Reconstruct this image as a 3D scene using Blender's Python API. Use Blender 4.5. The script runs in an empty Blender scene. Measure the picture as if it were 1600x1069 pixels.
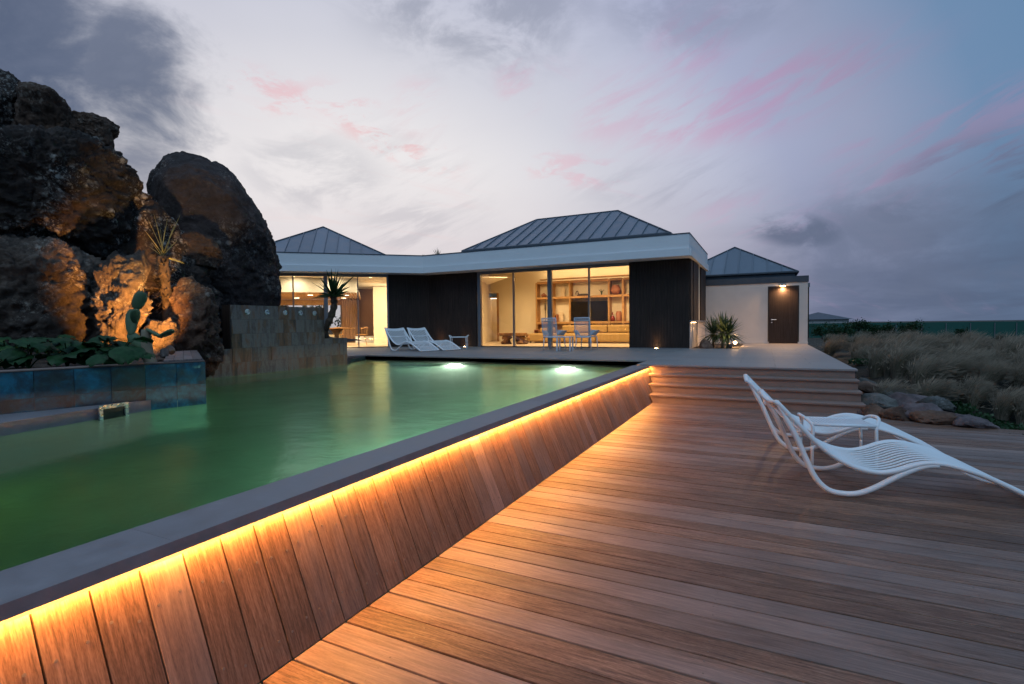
import bpy, bmesh, math, random
from mathutils import Vector, Matrix, noise
random.seed(7)
SC = bpy.context.scene
COL = SC.collection
R = math.radians

# ------------------------------------------------------------------ camera
EYE = Vector((0, 0, 1.38))
CAM = Matrix(((0.89671261, -0.00414407, 0.44259386),
              (0.44246623, 0.03416511, -0.89613413),
              (-0.01140763, 0.99940761, 0.0324699)))
cam_d = bpy.data.cameras.new('camera')
cam_d.lens = 18.0; cam_d.sensor_width = 36.0
cam_d.clip_start = 0.05; cam_d.clip_end = 6000
cam = bpy.data.objects.new('camera', cam_d)
COL.objects.link(cam)
cam.matrix_world = Matrix.Translation(EYE) @ CAM.to_4x4()
SC.camera = cam

def ray(px, py):
    return CAM @ Vector(((px - 800) / 800.0, (534.5 - py) / 800.0, -1.0))
def at_z(px, py, z):
    d = ray(px, py); return EYE + d * ((z - EYE.z) / d.z)
def at_y(px, py, y):
    d = ray(px, py); return EYE + d * (y / d.y)
def at_x(px, py, x):
    d = ray(px, py); return EYE + d * (x / d.x)
def at_d(px, py, dep):
    return EYE + ray(px, py) * dep

# ------------------------------------------------------------------ world / sky at dusk
class NT:
    def __init__(s, tree): s.t = tree; s.n = tree.nodes; s.l = tree.links
    def node(s, typ, **kw):
        n = s.n.new(typ)
        for k, v in kw.items(): setattr(n, k, v)
        return n
    def put(s, sock, v):
        if isinstance(v, bpy.types.NodeSocket): s.l.new(v, sock)
        else: sock.default_value = v
    def m(s, op, a, b=0.0, c=0.0, clamp=False):
        n = s.n.new('ShaderNodeMath'); n.operation = op; n.use_clamp = clamp
        s.put(n.inputs[0], a); s.put(n.inputs[1], b); s.put(n.inputs[2], c)
        return n.outputs[0]
    def mr(s, v, a, b, c=0.0, d=1.0, smooth=True):
        n = s.n.new('ShaderNodeMapRange'); n.interpolation_type = 'SMOOTHSTEP' if smooth else 'LINEAR'
        s.put(n.inputs[0], v); n.inputs[1].default_value = a; n.inputs[2].default_value = b
        n.inputs[3].default_value = c; n.inputs[4].default_value = d
        return n.outputs[0]
    def ramp(s, fac, stops, interp='LINEAR'):
        n = s.n.new('ShaderNodeValToRGB'); cr = n.color_ramp; cr.interpolation = interp
        while len(cr.elements) > 1: cr.elements.remove(cr.elements[-1])
        for i, (p, c) in enumerate(stops):
            e = cr.elements[0] if i == 0 else cr.elements.new(p)
            e.position = p; e.color = (*c, 1)
        s.put(n.inputs[0], fac); return n.outputs[0]
    def mix(s, fac, a, b, mode='MIX'):
        n = s.n.new('ShaderNodeMix'); n.data_type = 'RGBA'; n.blend_type = mode
        s.put(n.inputs[0], fac)
        for sock, v in ((n.inputs[6], a), (n.inputs[7], b)):
            s.put(sock, v if isinstance(v, bpy.types.NodeSocket) else (*v, 1))
        return n.outputs[2]
    def vec(s, op, a, b=(0, 0, 0)):
        n = s.n.new('ShaderNodeVectorMath'); n.operation = op
        s.put(n.inputs[0], a); s.put(n.inputs[1], b)
        return n.outputs[1] if op in ('DOT_PRODUCT', 'LENGTH') else n.outputs[0]
    def noise(s, v, scale, detail=5, rough=.55, dist=0.0):
        n = s.n.new('ShaderNodeTexNoise'); s.put(n.inputs['Vector'], v)
        n.inputs['Scale'].default_value = scale; n.inputs['Detail'].default_value = detail
        n.inputs['Roughness'].default_value = rough; n.inputs['Distortion'].default_value = dist
        return n.outputs[0]
    def xyz(s, v):
        n = s.n.new('ShaderNodeSeparateXYZ'); s.put(n.inputs[0], v); return n.outputs
    def comb(s, x, y, z):
        n = s.n.new('ShaderNodeCombineXYZ')
        for i, q in enumerate((x, y, z)): s.put(n.inputs[i], q)
        return n.outputs[0]

world = bpy.data.worlds.new('World'); SC.world = world; world.use_nodes = True
def build_sky():
    t = NT(world.node_tree); t.n.clear()
    out = t.node('ShaderNodeOutputWorld'); bg = t.node('ShaderNodeBackground')
    t.l.new(bg.outputs[0], out.inputs[0])
    d = t.node('ShaderNodeTexCoord').outputs['Generated']
    d = t.vec('NORMALIZE', d)
    x, y, z = t.xyz(d)
    az = t.m('ARCTAN2', x, y); el = t.m('ARCSINE', z)
    g = ray(520, 420); g.z = .05; g.normalize()
    dz = t.vec('NORMALIZE', t.comb(x, y, t.m('MULTIPLY', z, 1.45)))
    dot = t.vec('DOT_PRODUCT', dz, tuple(g))
    w = t.mr(dot, -1, 1, 0, 1, smooth=False)
    base = t.ramp(w, [(0, (.14, .29, .50)), (.5, (.14, .285, .49)), (.66, (.12, .24, .405)), (.727, (.16, .265, .43)), (.78, (.31, .35, .50)),
                      (.823, (.38, .415, .58)), (.863, (.52, .545, .675)), (.91, (.64, .645, .72)), (.955, (.84, .81, .82)), (1, (.90, .86, .85))])
    hz = t.ramp(w, [(0, (.07, .11, .18)), (.6, (.075, .11, .185)), (.733, (.098, .135, .22)), (.814, (.15, .178, .28)), (.88, (.34, .315, .405)),
                    (.976, (.62, .555, .60)), (1, (.68, .60, .63))])
    # soft large-scale noise, laid on a cloud deck so that it runs together at the horizon
    zz = t.m('ADD', t.m('MAXIMUM', z, 0.0), .16)
    dx = t.m('DIVIDE', x, zz); dy = t.m('DIVIDE', y, zz)
    deck = t.comb(dx, dy, 0.0)
    n1 = t.noise(deck, .75, 4, .58, .4)
    # wisps drawn out along one wind direction
    a = R(62)
    wx = t.m('ADD', t.m('MULTIPLY', dx, math.cos(a)), t.m('MULTIPLY', dy, math.sin(a)))
    wy = t.m('SUBTRACT', t.m('MULTIPLY', dy, math.cos(a)), t.m('MULTIPLY', dx, math.sin(a)))
    wisp = t.noise(t.comb(t.m('MULTIPLY', wx, .45), t.m('MULTIPLY', wy, 2.0), 3.0), 1.9, 5, .66, .7)
    aez = t.comb(az, el, 0.0)
    fine = t.noise(t.comb(t.m('MULTIPLY', az, 1.0), t.m('MULTIPLY', el, 1.7), 1.3), 6.0, 6, .63, .35)
    fine2 = t.noise(t.comb(t.m('MULTIPLY', az, 1.0), t.m('MULTIPLY', el, 2.4), 7.7), 14.0, 5, .65, .3)
    streak = t.noise(t.comb(t.m('ADD', t.m('MULTIPLY', az, 2.2), t.m('MULTIPLY', el, 1.2)), t.m('SUBTRACT', t.m('MULTIPLY', el, 11.0), t.m('MULTIPLY', az, 4.6)), 2.1), 2.6, 6, .64, .5)
    low = t.mr(el, .0, .33, 1, 0)
    low = t.m('MULTIPLY', low, t.mr(n1, .25, .7, 1.15, .75), clamp=True)
    col = t.mix(low, base, hz)
    # thin grey-violet veil
    veil = t.m('MULTIPLY', t.mr(n1, .5, .75), t.mr(el, .02, .5, .28, .14))
    col = t.mix(veil, col, t.mix(.5, hz, (.24, .25, .36)))
    def angles(px, py):
        q = ray(px, py).normalized(); return math.atan2(q.x, q.y), math.asin(q.z)
    def blob(p0, p1, width, amp, nz, lo, hi, nw=0):
        (a0, e0), (a1, e1) = angles(*p0), angles(*p1)
        ca, ce = (a0 + a1) / 2, (e0 + e1) / 2
        L = math.hypot(a1 - a0, e1 - e0) / 2 + 1e-4; ux, ue = (a1 - a0) / 2 / L, (e1 - e0) / 2 / L
        da = t.m('SUBTRACT', az, ca); de = t.m('SUBTRACT', el, ce)
        s = t.m('DIVIDE', t.m('ADD', t.m('MULTIPLY', da, ux), t.m('MULTIPLY', de, ue)), L)
        q = t.m('DIVIDE', t.m('SUBTRACT', t.m('MULTIPLY', de, ux), t.m('MULTIPLY', da, ue)), width)
        r2 = t.m('ADD', t.m('MULTIPLY', s, s), t.m('MULTIPLY', q, q))
        gss = t.m('POWER', 2.718, t.m('MULTIPLY', r2, -1.0))
        if nw:
            k = t.m('ADD', gss, t.m('MULTIPLY', t.m('SUBTRACT', nz, .5), nw))
            return t.m('MULTIPLY', t.mr(k, lo, hi), t.m('MULTIPLY', t.mr(gss, .02, .3), amp))
        return t.m('MULTIPLY', t.mr(nz, lo, hi), t.m('MULTIPLY', t.mr(gss, .04, .75), amp))
    def addmax(lst):
        r = lst[0]
        for q in lst[1:]: r = t.m('MAXIMUM', r, q)
        return r
    # pink, sun-touched wisps
    pink = addmax([blob((990, 205), (1400, 80), .055, .66, streak, .40, .66),
                   blob((905, 205), (1040, 120), .05, .36, streak, .42, .66),
                   blob((1020, 90), (1150, 40), .05, .45, streak, .42, .66),
                   blob((1310, 290), (1720, 130), .06, .55, streak, .42, .66),
                   blob((1300, 270), (1500, 235), .06, .48, streak, .42, .66),
                   blob((320, 118), (510, 168), .030, .62, fine2, .47, .64),
                   blob((490, 145), (700, 260), .034, .65, fine2, .48, .63),
                   blob((820, 255), (970, 275), .03, .45, fine2, .47, .64),
                   blob((790, 90), (830, 170), .04, .35, streak, .42, .66),
                   blob((620, 140), (690, 200), .05, .35, streak, .42, .66),
                   blob((1080, 330), (1300, 345), .04, .30, streak, .42, .66)])
    pinkc = t.ramp(w, [(0, (.22, .22, .36)), (.76, (.34, .25, .40)), (.83, (.50, .31, .49)), (.9, (.70, .40, .53)), (.95, (.85, .52, .54)), (1, (.9, .55, .5))])
    gen = t.m('MULTIPLY', t.mr(wisp, .56, .78), .20)
    col = t.mix(t.m('MAXIMUM', pink, gen), col, pinkc)
    # grey-blue clouds
    grey = addmax([blob((-480, 10), (240, 100), .27, .97, fine, .18, .85, 1.3),
                   blob((0, 110), (350, 160), .15, .92, fine, .28, .95, 1.4),
                   blob((120, 190), (300, 300), .10, .80, fine, .32, 1.0, 1.4),
                   blob((540, -60), (920, 15), .10, .42, fine, .40, .62),
                   blob((930, 5), (1250, -20), .07, .25, fine, .40, .62),
                   blob((1175, 354), (1330, 370), .030, .85, fine, .36, .58),
                   blob((1340, 333), (1450, 335), .022, .60, fine, .36, .58),
                   blob((1200, 400), (1700, 400), .11, .55, fine, .36, .62),
                   blob((1350, 380), (1520, 395), .040, .55, fine, .36, .58),
                   blob((520, 235), (760, 330), .09, .13, streak, .42, .66),
                   blob((380, 250), (600, 290), .07, .25, fine, .42, .62),
                   blob((900, 295), (1180, 280), .045, .13, streak, .42, .64),
                   blob((560, 360), (720, 350), .05, .2, streak, .42, .64),
                   blob((1400, 300), (1700, 260), .06, .60, streak, .40, .64)])
    greyc = t.ramp(w, [(0, (.06, .09, .16)), (.75, (.085, .115, .19)), (.86, (.075, .105, .18)), (.95, (.085, .118, .198)), (1, (.16, .17, .25))])
    dark = t.mix(t.mr(fine, .3, .7), greyc, t.mix(.28, greyc, (.24, .27, .37)))
    col = t.mix(grey, col, dark)
    # below the horizon: dim earth tone
    col = t.mix(t.mr(z, -.02, .0), (.03, .035, .045), col)
    t.l.new(col, bg.inputs['Color'])
    bg.inputs['Strength'].default_value = 1.0
build_sky()
world.cycles.sampling_method = 'MANUAL'; world.cycles.sample_map_resolution = 512

# added soft blue fill from behind the camera, standing in for the sky there
sky_fill_d = bpy.data.lights.new('sun', 'SUN'); sky_fill_d.energy = 0.75; sky_fill_d.angle = R(40); sky_fill_d.color = (.68, .85, 1.0)
sun = bpy.data.objects.new('sun', sky_fill_d); COL.objects.link(sun)
sun.rotation_euler = (R(38), 0, R(20))

SC.view_settings.view_transform = 'Standard'
SC.view_settings.look = 'None'
SC.view_settings.exposure = 0.0
SC.view_settings.gamma = 1.0
SC.cycles.use_denoising = True
SC.cycles.max_bounces = 7
SC.cycles.diffuse_bounces = 3
SC.cycles.glossy_bounces = 3
SC.cycles.use_adaptive_sampling = True
SC.cycles.adaptive_threshold = 0.02
SC.cycles.transparent_max_bounces = 16
SC.cycles.sample_clamp_indirect = 6.0
SC.cycles.caustics_reflective = False
SC.cycles.caustics_refractive = False

# ------------------------------------------------------------------ mesh helpers
class MB:
    def __init__(s): s.v = []; s.f = []
    def quadbox(s, c8):
        o = len(s.v); s.v += [tuple(p) for p in c8]
        s.f += [tuple(o + i for i in q) for q in ((0, 3, 2, 1), (4, 5, 6, 7), (0, 1, 5, 4), (1, 2, 6, 5), (2, 3, 7, 6), (3, 0, 4, 7))]
        return s
    def box(s, x0, x1, y0, y1, z0, z1):
        return s.quadbox([(x0, y0, z0), (x1, y0, z0), (x1, y1, z0), (x0, y1, z0), (x0, y0, z1), (x1, y0, z1), (x1, y1, z1), (x0, y1, z1)])
    def obox(s, o, ax, ay, az, lx, ly, lz):
        o = Vector(o); ax = Vector(ax) * lx; ay = Vector(ay) * ly; az = Vector(az) * lz
        b = [o, o + ax, o + ax + ay, o + ay]
        return s.quadbox(b + [p + az for p in b])
    def prism(s, poly, z0, z1):
        o = len(s.v); n = len(poly)
        s.v += [(p[0], p[1], z0) for p in poly] + [(p[0], p[1], z1) for p in poly]
        s.f.append(tuple(o + i for i in reversed(range(n)))); s.f.append(tuple(o + n + i for i in range(n)))
        for i in range(n):
            j = (i + 1) % n; s.f.append((o + i, o + j, o + n + j, o + n + i))
        return s
    def poly(s, pts, back=None):
        o = len(s.v); s.v += [tuple(p) for p in pts]; s.f.append(tuple(range(o, o + len(pts)))); return s
    def slab(s, pts, off):
        """polygon thickened by the vector off"""
        o = len(s.v); n = len(pts); off = Vector(off)
        s.v += [tuple(p) for p in pts] + [tuple(Vector(p) + off) for p in pts]
        s.f.append(tuple(o + i for i in range(n))); s.f.append(tuple(o + n + i for i in reversed(range(n))))
        for i in range(n):
            j = (i + 1) % n; s.f.append((o + j, o + i, o + n + i, o + n + j))
        return s
    def tube(s, pts, r, n=8, cap=True, sx=1.0, up=None):
        pts = [Vector(p) for p in pts]; m = len(pts)
        rs = r if isinstance(r, (list, tuple)) else [r] * m
        o = len(s.v); prev = None
        for i, p in enumerate(pts):
            t = (pts[min(i + 1, m - 1)] - pts[max(i - 1, 0)]).normalized()
            if prev is None:
                a = Vector(up) if up else (Vector((0, 0, 1)) if abs(t.z) < .9 else Vector((1, 0, 0)))
            else: a = prev
            a = (a - t * a.dot(t)).normalized(); prev = a; b = t.cross(a)
            for k in range(n):
                w = 2 * math.pi * k / n
                s.v.append(tuple(p + (a * math.cos(w) + b * (math.sin(w) * sx)) * rs[i]))
        for i in range(m - 1):
            for k in range(n):
                k2 = (k + 1) % n
                s.f.append((o + i * n + k, o + i * n + k2, o + (i + 1) * n + k2, o + (i + 1) * n + k))
        if cap:
            s.f.append(tuple(o + k for k in reversed(range(n)))); s.f.append(tuple(o + (m - 1) * n + k for k in range(n)))
        return s
    def lathe(s, prof, n=16, c=(0, 0, 0)):
        o = len(s.v); m = len(prof)
        for r, z in prof:
            for k in range(n):
                w = 2 * math.pi * k / n; s.v.append((c[0] + r * math.cos(w), c[1] + r * math.sin(w), c[2] + z))
        for i in range(m - 1):
            for k in range(n):
                k2 = (k + 1) % n; s.f.append((o + i * n + k, o + i * n + k2, o + (i + 1) * n + k2, o + (i + 1) * n + k))
        s.f.append(tuple(o + k for k in reversed(range(n)))); s.f.append(tuple(o + (m - 1) * n + k for k in range(n)))
        return s
    def disc(s, c, nrm, r, th, n=14):
        nrm = Vector(nrm).normalized(); return s.tube([Vector(c), Vector(c) + nrm * th], r, n)
    def mesh(s, name, smooth=False):
        me = bpy.data.meshes.new(name); me.from_pydata(s.v, [], s.f); me.update()
        bm = bmesh.new(); bm.from_mesh(me); bmesh.ops.recalc_face_normals(bm, faces=bm.faces); bm.to_mesh(me); bm.free()
        if smooth:
            for p in me.polygons: p.use_smooth = True
        return me
    def build(s, name, mat, parent=None, smooth=False, loc=None, bevel=0.0):
        return link(name, s.mesh(name, smooth), mat, parent, loc, bevel)

def link(name, me, mat=None, parent=None, loc=None, bevel=0.0):
    if mat is not None and not me.materials: me.materials.append(mat)
    o = bpy.data.objects.new(name, me); COL.objects.link(o)
    if loc is not None: o.location = loc
    if parent is not None: o.parent = parent
    if bevel:
        b = o.modifiers.new('bevel', 'BEVEL'); b.width = bevel; b.segments = 2; b.limit_method = 'ANGLE'
    return o
def tag(o, label=None, cat=None, group=None, kind=None):
    if label: o['label'] = label
    if cat: o['category'] = cat
    if group: o['group'] = group
    if kind: o['kind'] = kind
    return o
def thing(name, label, cat, loc=(0, 0, 0), rz=0.0, group=None):
    o = bpy.data.objects.new(name, None); COL.objects.link(o); o.location = loc; o.rotation_euler = (0, 0, rz)
    o.empty_display_size = .2
    return tag(o, label, cat, group)
def struct(name, loc=(0, 0, 0)):
    o = bpy.data.objects.new(name, None); COL.objects.link(o); o.location = loc; o.empty_display_size = .2
    return tag(o, kind='structure')
def kids(o): return [c for c in bpy.data.objects if c.parent == o]
def copy_tree(o, parent=None):
    ch = kids(o); c = o.copy(); COL.objects.link(c); c.parent = parent
    for k in ch: copy_tree(k, c)
    return c
def catmull(pts, sub=6):
    pts = [Vector(p) for p in pts]; out = []
    for i in range(len(pts) - 1):
        p0 = pts[max(i - 1, 0)]; p1 = pts[i]; p2 = pts[i + 1]; p3 = pts[min(i + 2, len(pts) - 1)]
        for k in range(sub):
            t = k / sub
            out.append(.5 * ((2 * p1) + (p2 - p0) * t + (2 * p0 - 5 * p1 + 4 * p2 - p3) * t * t + (3 * p1 - p0 - 3 * p2 + p3) * t ** 3))
    out.append(pts[-1]); return out

# ------------------------------------------------------------------ materials
def newmat(name):
    m = bpy.data.materials.new(name); m.use_nodes = True
    t = NT(m.node_tree); p = t.n['Principled BSDF']; return m, t, p
def bump(t, p, h, strength=.3, dist=.01):
    b = t.node('ShaderNodeBump'); b.inputs['Strength'].default_value = strength; b.inputs['Distance'].default_value = dist
    t.put(b.inputs['Height'], h); t.l.new(b.outputs[0], p.inputs['Normal'])
def objcoord(t, rnd=0.0):
    c = t.node('ShaderNodeTexCoord').outputs['Object']
    if rnd:
        r = t.node('ShaderNodeObjectInfo').outputs['Random']
        c = t.vec('ADD', c, t.comb(t.m('MULTIPLY', r, rnd), t.m('MULTIPLY', r, rnd * .37), t.m('MULTIPLY', r, rnd * .71)))
    return c
def mat_plain(name, col, rough=.55, var=.12, scale=6.0, bmp=.08, metal=0.0, obvar=0.0, detail=5, spec=.5):
    m, t, p = newmat(name)
    c = objcoord(t, 20.0)
    n = t.noise(c, scale, detail, .6)
    k = t.mr(n, .25, .75, 1 - var, 1 + var, smooth=False)
    if obvar:
        r = t.node('ShaderNodeObjectInfo').outputs['Random']
        k = t.m('MULTIPLY', k, t.mr(r, 0, 1, 1 - obvar, 1 + obvar, smooth=False))
    cc = t.mix(1.0, col, t.comb(k, k, k), 'MULTIPLY')
    t.l.new(cc, p.inputs['Base Color'])
    t.put(p.inputs['Roughness'], t.mr(n, .3, .7, max(.02, rough - .08), min(1, rough + .08)))
    p.inputs['Metallic'].default_value = metal
    p.inputs['Specular IOR Level'].default_value = spec
    if bmp: bump(t, p, t.noise(c, scale * 9, 4, .6), bmp, .004)
    return m
def mat_wood(name, cols, axis=0, rough=.5, fine=40.0, obvar=.35, gray=None, bmp=.25, stain=.0, gmix=.75, stretch=.03):
    m, t, p = newmat(name)
    c = objcoord(t, 63.0)
    sc = [1.0, 1.0, 1.0]; sc[axis] = stretch
    st = t.vec('MULTIPLY', c, tuple(sc))
    warp = t.noise(t.vec('MULTIPLY', c, tuple(.35 if i == axis else 1.0 for i in range(3))), 7.0, 3, .5)
    st2 = t.vec('ADD', st, t.comb(*[0.0 if i == axis else t.m('MULTIPLY', warp, .030) for i in range(3)]))
    g1 = t.noise(st2, fine, 6, .62)
    g2 = t.noise(st2, fine * .32, 3, .5, .8)
    rings = t.m('FRACT', t.m('MULTIPLY', g2, 5.0))
    rings = t.m('ABSOLUTE', t.m('SUBTRACT', rings, .5))
    sp = t.noise(t.vec('MULTIPLY', c, tuple(.16 if i == axis else 1.0 for i in range(3))), fine * 3.2, 3, .6)
    f = t.m('ADD', t.m('ADD', t.m('MULTIPLY', g1, .70), t.m('MULTIPLY', rings, .22)), t.m('MULTIPLY', t.m('SUBTRACT', sp, .36), .42))
    col = t.ramp(f, [(.27, cols[0]), (.48, cols[1]), (.70, cols[2])])
    r = t.node('ShaderNodeObjectInfo').outputs['Random']
    if gray:
        pn = t.noise(t.vec('MULTIPLY', c, tuple(.5 if i == axis else 2.5 for i in range(3))), 1.5, 4, .6)
        k = t.m('MULTIPLY', t.mr(t.m('ADD', pn, t.m('MULTIPLY', t.m('SUBTRACT', r, .5), .5)), .38, .72), gmix)
        gl = t.mix(g1, tuple(q * .62 for q in gray), tuple(min(1, q * 1.35) for q in gray))
        col = t.mix(k, col, gl)
    r2 = t.m('FRACT', t.m('MULTIPLY', r, 17.31))
    kk = t.mr(r2, 0, 1, 1 - obvar, 1 + obvar, smooth=False)
    pt = t.mr(t.noise(c, 1.1, 4, .6), .3, .7, .8, 1.18)
    kk = t.m('MULTIPLY', kk, pt)
    col = t.mix(1.0, col, t.comb(kk, t.m('MULTIPLY', kk, 1.0), kk), 'MULTIPLY')
    t.l.new(col, p.inputs['Base Color'])
    t.put(p.inputs['Roughness'], t.mr(f, .2, .8, min(1, rough + .14), rough - .08))
    p.inputs['Specular IOR Level'].default_value = .35
    bump(t, p, f, bmp, .003)
    return m
def mat_emit(name, col, strength):
    m, t, p = newmat(name)
    p.inputs['Base Color'].default_value = (*[min(1, q) for q in col], 1)
    p.inputs['Emission Color'].default_value = (*col, 1); p.inputs['Emission Strength'].default_value = strength
    return m
def mat_glass(name, tint=(.95, .97, .97), rough=0.0):
    m = bpy.data.materials.new(name); m.use_nodes = True; t = NT(m.node_tree); t.n.clear()
    out = t.node('ShaderNodeOutputMaterial'); mx = t.node('ShaderNodeMixShader')
    tr = t.node('ShaderNodeBsdfTransparent'); tr.inputs[0].default_value = (*tint, 1)
    gl = t.node('ShaderNodeBsdfGlossy'); gl.inputs['Roughness'].default_value = rough
    fr = t.node('ShaderNodeFresnel'); fr.inputs[0].default_value = 1.5
    t.l.new(fr.outputs[0], mx.inputs[0]); t.l.new(tr.outputs[0], mx.inputs[1]); t.l.new(gl.outputs[0], mx.inputs[2])
    t.l.new(mx.outputs[0], out.inputs[0]); return m
def mat_leaf(name, c1, c2, rough=.45, trans=.25, scale=3.0):
    m, t, p = newmat(name)
    n = t.noise(objcoord(t, 9.0), scale, 4, .6)
    r = t.node('ShaderNodeObjectInfo').outputs['Random']
    k = t.m('ADD', t.m('MULTIPLY', n, .8), t.m('MULTIPLY', r, .25), clamp=True)
    t.l.new(t.ramp(k, [(.3, c1), (.8, c2)]), p.inputs['Base Color'])
    p.inputs['Roughness'].default_value = rough
    p.inputs['Transmission Weight'].default_value = 0
    p.inputs['Specular IOR Level'].default_value = .25
    p.inputs['Subsurface Weight'].default_value = 0
    if trans:
        tl = t.node('ShaderNodeBsdfTranslucent'); t.l.new(p.inputs['Base Color'].links[0].from_socket, tl.inputs[0])
        mx = t.node('ShaderNodeMixShader'); mx.inputs[0].default_value = trans
        out = [q for q in t.n if q.type == 'OUTPUT_MATERIAL'][0]
        t.l.new(p.outputs[0], mx.inputs[1]); t.l.new(tl.outputs[0], mx.inputs[2]); t.l.new(mx.outputs[0], out.inputs[0])
    return m
def mat_rock(name, c1, c2, c3, lichen=(.42, .40, .36), lich=.5, scale=1.0, rough=.85):
    m, t, p = newmat(name)
    c = objcoord(t, 30.0)
    n = t.noise(c, 1.6 * scale, 9, .66, .3)
    n2 = t.noise(c, 7.0 * scale, 8, .7)
    col = t.ramp(t.m('ADD', t.m('MULTIPLY', n, .6), t.m('MULTIPLY', n2, .4)), [(.33, c1), (.5, c2), (.68, c3)])
    dk = t.mr(t.noise(c, .7 * scale, 4, .6), .42, .62)
    col = t.mix(t.m('MULTIPLY', dk, .65), col, tuple(q * .28 for q in c1))
    if lich:
        v = t.node('ShaderNodeTexVoronoi'); v.feature = 'F1'; v.inputs['Scale'].default_value = 7.5 * scale
        wob = t.vec('ADD', c, t.vec('MULTIPLY', t.comb(t.noise(c, 9 * scale, 4), t.noise(t.vec('ADD', c, (5, 3, 1)), 9 * scale, 4), 0.0), (.14, .14, .14)))
        t.put(v.inputs['Vector'], wob)
        area = t.mr(t.noise(t.vec('ADD', c, (3, 8, 2)), 1.1 * scale, 5, .65), .46, .66)
        k = t.m('MULTIPLY', t.mr(v.outputs['Distance'], .24, .42, 1, 0), area)
        sp = t.mr(t.noise(c, 26 * scale, 6, .7), .52, .64)
        k = t.m('MAXIMUM', t.m('MULTIPLY', k, t.mr(n2, .35, .6)), t.m('MULTIPLY', t.m('MULTIPLY', sp, area), .7))
        col = t.mix(t.m('MULTIPLY', k, lich), col, lichen)
    t.l.new(col, p.inputs['Base Color'])
    p.inputs['Roughness'].default_value = rough; p.inputs['Specular IOR Level'].default_value = .3
    h = t.m('ADD', t.m('MULTIPLY', n2, .6), t.m('MULTIPLY', t.noise(c, 22 * scale, 6, .7), .35))
    h = t.m('ADD', h, t.m('MULTIPLY', t.noise(c, 55 * scale, 5, .7), .16))
    bump(t, p, h, 1.0, .16 / scale)
    return m

MAT = {}
MAT['deck'] = mat_wood('weathered_deck_wood', ((.055, .027, .016), (.18, .093, .058), (.33, .195, .13)), 0, .42, 95, .20, gray=(.235, .172, .15), bmp=.4, gmix=.7, stretch=.05)
MAT['plank'] = mat_wood('hardwood_plank', ((.09, .044, .024), (.22, .112, .064), (.36, .20, .125)), 2, .5, 95, .20, gray=(.20, .15, .135), bmp=.4, gmix=.5, stretch=.05)
MAT['darkwood'] = mat_wood('dark_cladding_wood', ((.016, .009, .006), (.032, .018, .013), (.055, .032, .024)), 2, .62, 50, .25, bmp=.2)
MAT['planterwood'] = mat_wood('grey_planter_wood', ((.10, .07, .06), (.17, .13, .12), (.26, .21, .2)), 0, .6, 40, .2)
MAT['oak'] = mat_wood('oak_veneer', ((.32, .16, .06), (.44, .24, .09), (.52, .30, .12)), 0, .45, 22, .08, bmp=.08)
MAT['slatwood'] = mat_wood('ceiling_slat_wood', ((.36, .20, .10), (.48, .29, .15), (.56, .36, .20)), 0, .5, 22, .12, bmp=.05)
MAT['coping'] = mat_plain('grey_stone_coping', (.215, .19, .195), .55, .20, 9, .25, obvar=.08)
MAT['paving'] = mat_plain('terrace_stone', (.25, .225, .215), .62, .16, 4, .2, obvar=.07)
MAT['stepstone'] = mat_plain('step_stone', (.23, .155, .125), .6, .15, 6, .25, obvar=.05)
MAT['mortar'] = mat_plain('dark_mortar', (.06, .055, .055), .9, .2, 20, .3)
MAT['white'] = mat_plain('white_render', (.74, .75, .76), .7, .03, 2, .03)
MAT['plaster'] = mat_plain('beige_render', (.62, .55, .50), .8, .05, 3, .15)
MAT['cream'] = mat_plain('interior_cream_paint', (.76, .66, .49), .7, .02, 2, .02)
MAT['ceil'] = mat_plain('interior_white_ceiling', (.80, .74, .64), .7, .02, 2, .0)
MAT['zinc'] = mat_plain('zinc_sheet', (.20, .225, .26), .42, .16, 2.5, .06, metal=.45, obvar=.10)
MAT['zincdark'] = mat_plain('dark_zinc_flashing', (.08, .09, .105), .45, .15, 4, .05, metal=.4)
MAT['alu'] = mat_plain('grey_aluminium', (.26, .255, .265), .38, .06, 8, .02, metal=.6)
MAT['whiteplastic'] = mat_plain('white_moulded_plastic', (.80, .81, .82), .38, .03, 5, .0)
MAT['greyplastic'] = mat_plain('pale_blue_grey_plastic', (.62, .66, .72), .4, .03, 5, .0)
MAT['steel'] = mat_plain('brushed_steel', (.55, .55, .56), .3, .08, 20, .02, metal=.9)
MAT['screw'] = mat_plain('dull_screw', (.20, .15, .12), .5, .2, 20, 0, metal=.4)
MAT['glass'] = mat_glass('window_glass')
MAT['sofa'] = mat_plain('ochre_sofa_fabric', (.36, .23, .085), .9, .10, 12, .25)
MAT['black'] = mat_plain('black_gloss_screen', (.012, .010, .010), .15, .1, 3, 0)
MAT['darkobj'] = mat_plain('dark_bronze', (.05, .03, .02), .5, .2, 12, .1)
MAT['terracotta'] = mat_plain('terracotta', (.32, .12, .06), .6, .15, 10, .1)
MAT['redglass'] = mat_plain('red_glaze', (.25, .03, .02), .25, .1, 10, 0)
MAT['paper'] = mat_plain('pale_paper', (.65, .52, .36), .8, .15, 18, .05)
MAT['floor'] = mat_plain('interior_floor_stone', (.52, .42, .30), .35, .08, 3, .05)
MAT['curtain'] = mat_plain('brown_linen_curtain', (.36, .22, .14), .9, .08, 14, .2)
MAT['stump'] = mat_rock('root_wood', (.14, .06, .02), (.32, .16, .06), (.5, .28, .12), lich=0, scale=3)
MAT['soil'] = mat_rock('planting_soil', (.035, .024, .018), (.07, .05, .038), (.12, .09, .07), lich=0, scale=6)
MAT['rockA'] = mat_rock('dark_lichened_rock', (.020, .015, .013), (.055, .039, .033), (.15, .108, .088), (.72, .67, .60), 1.0, 1.0)
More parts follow.
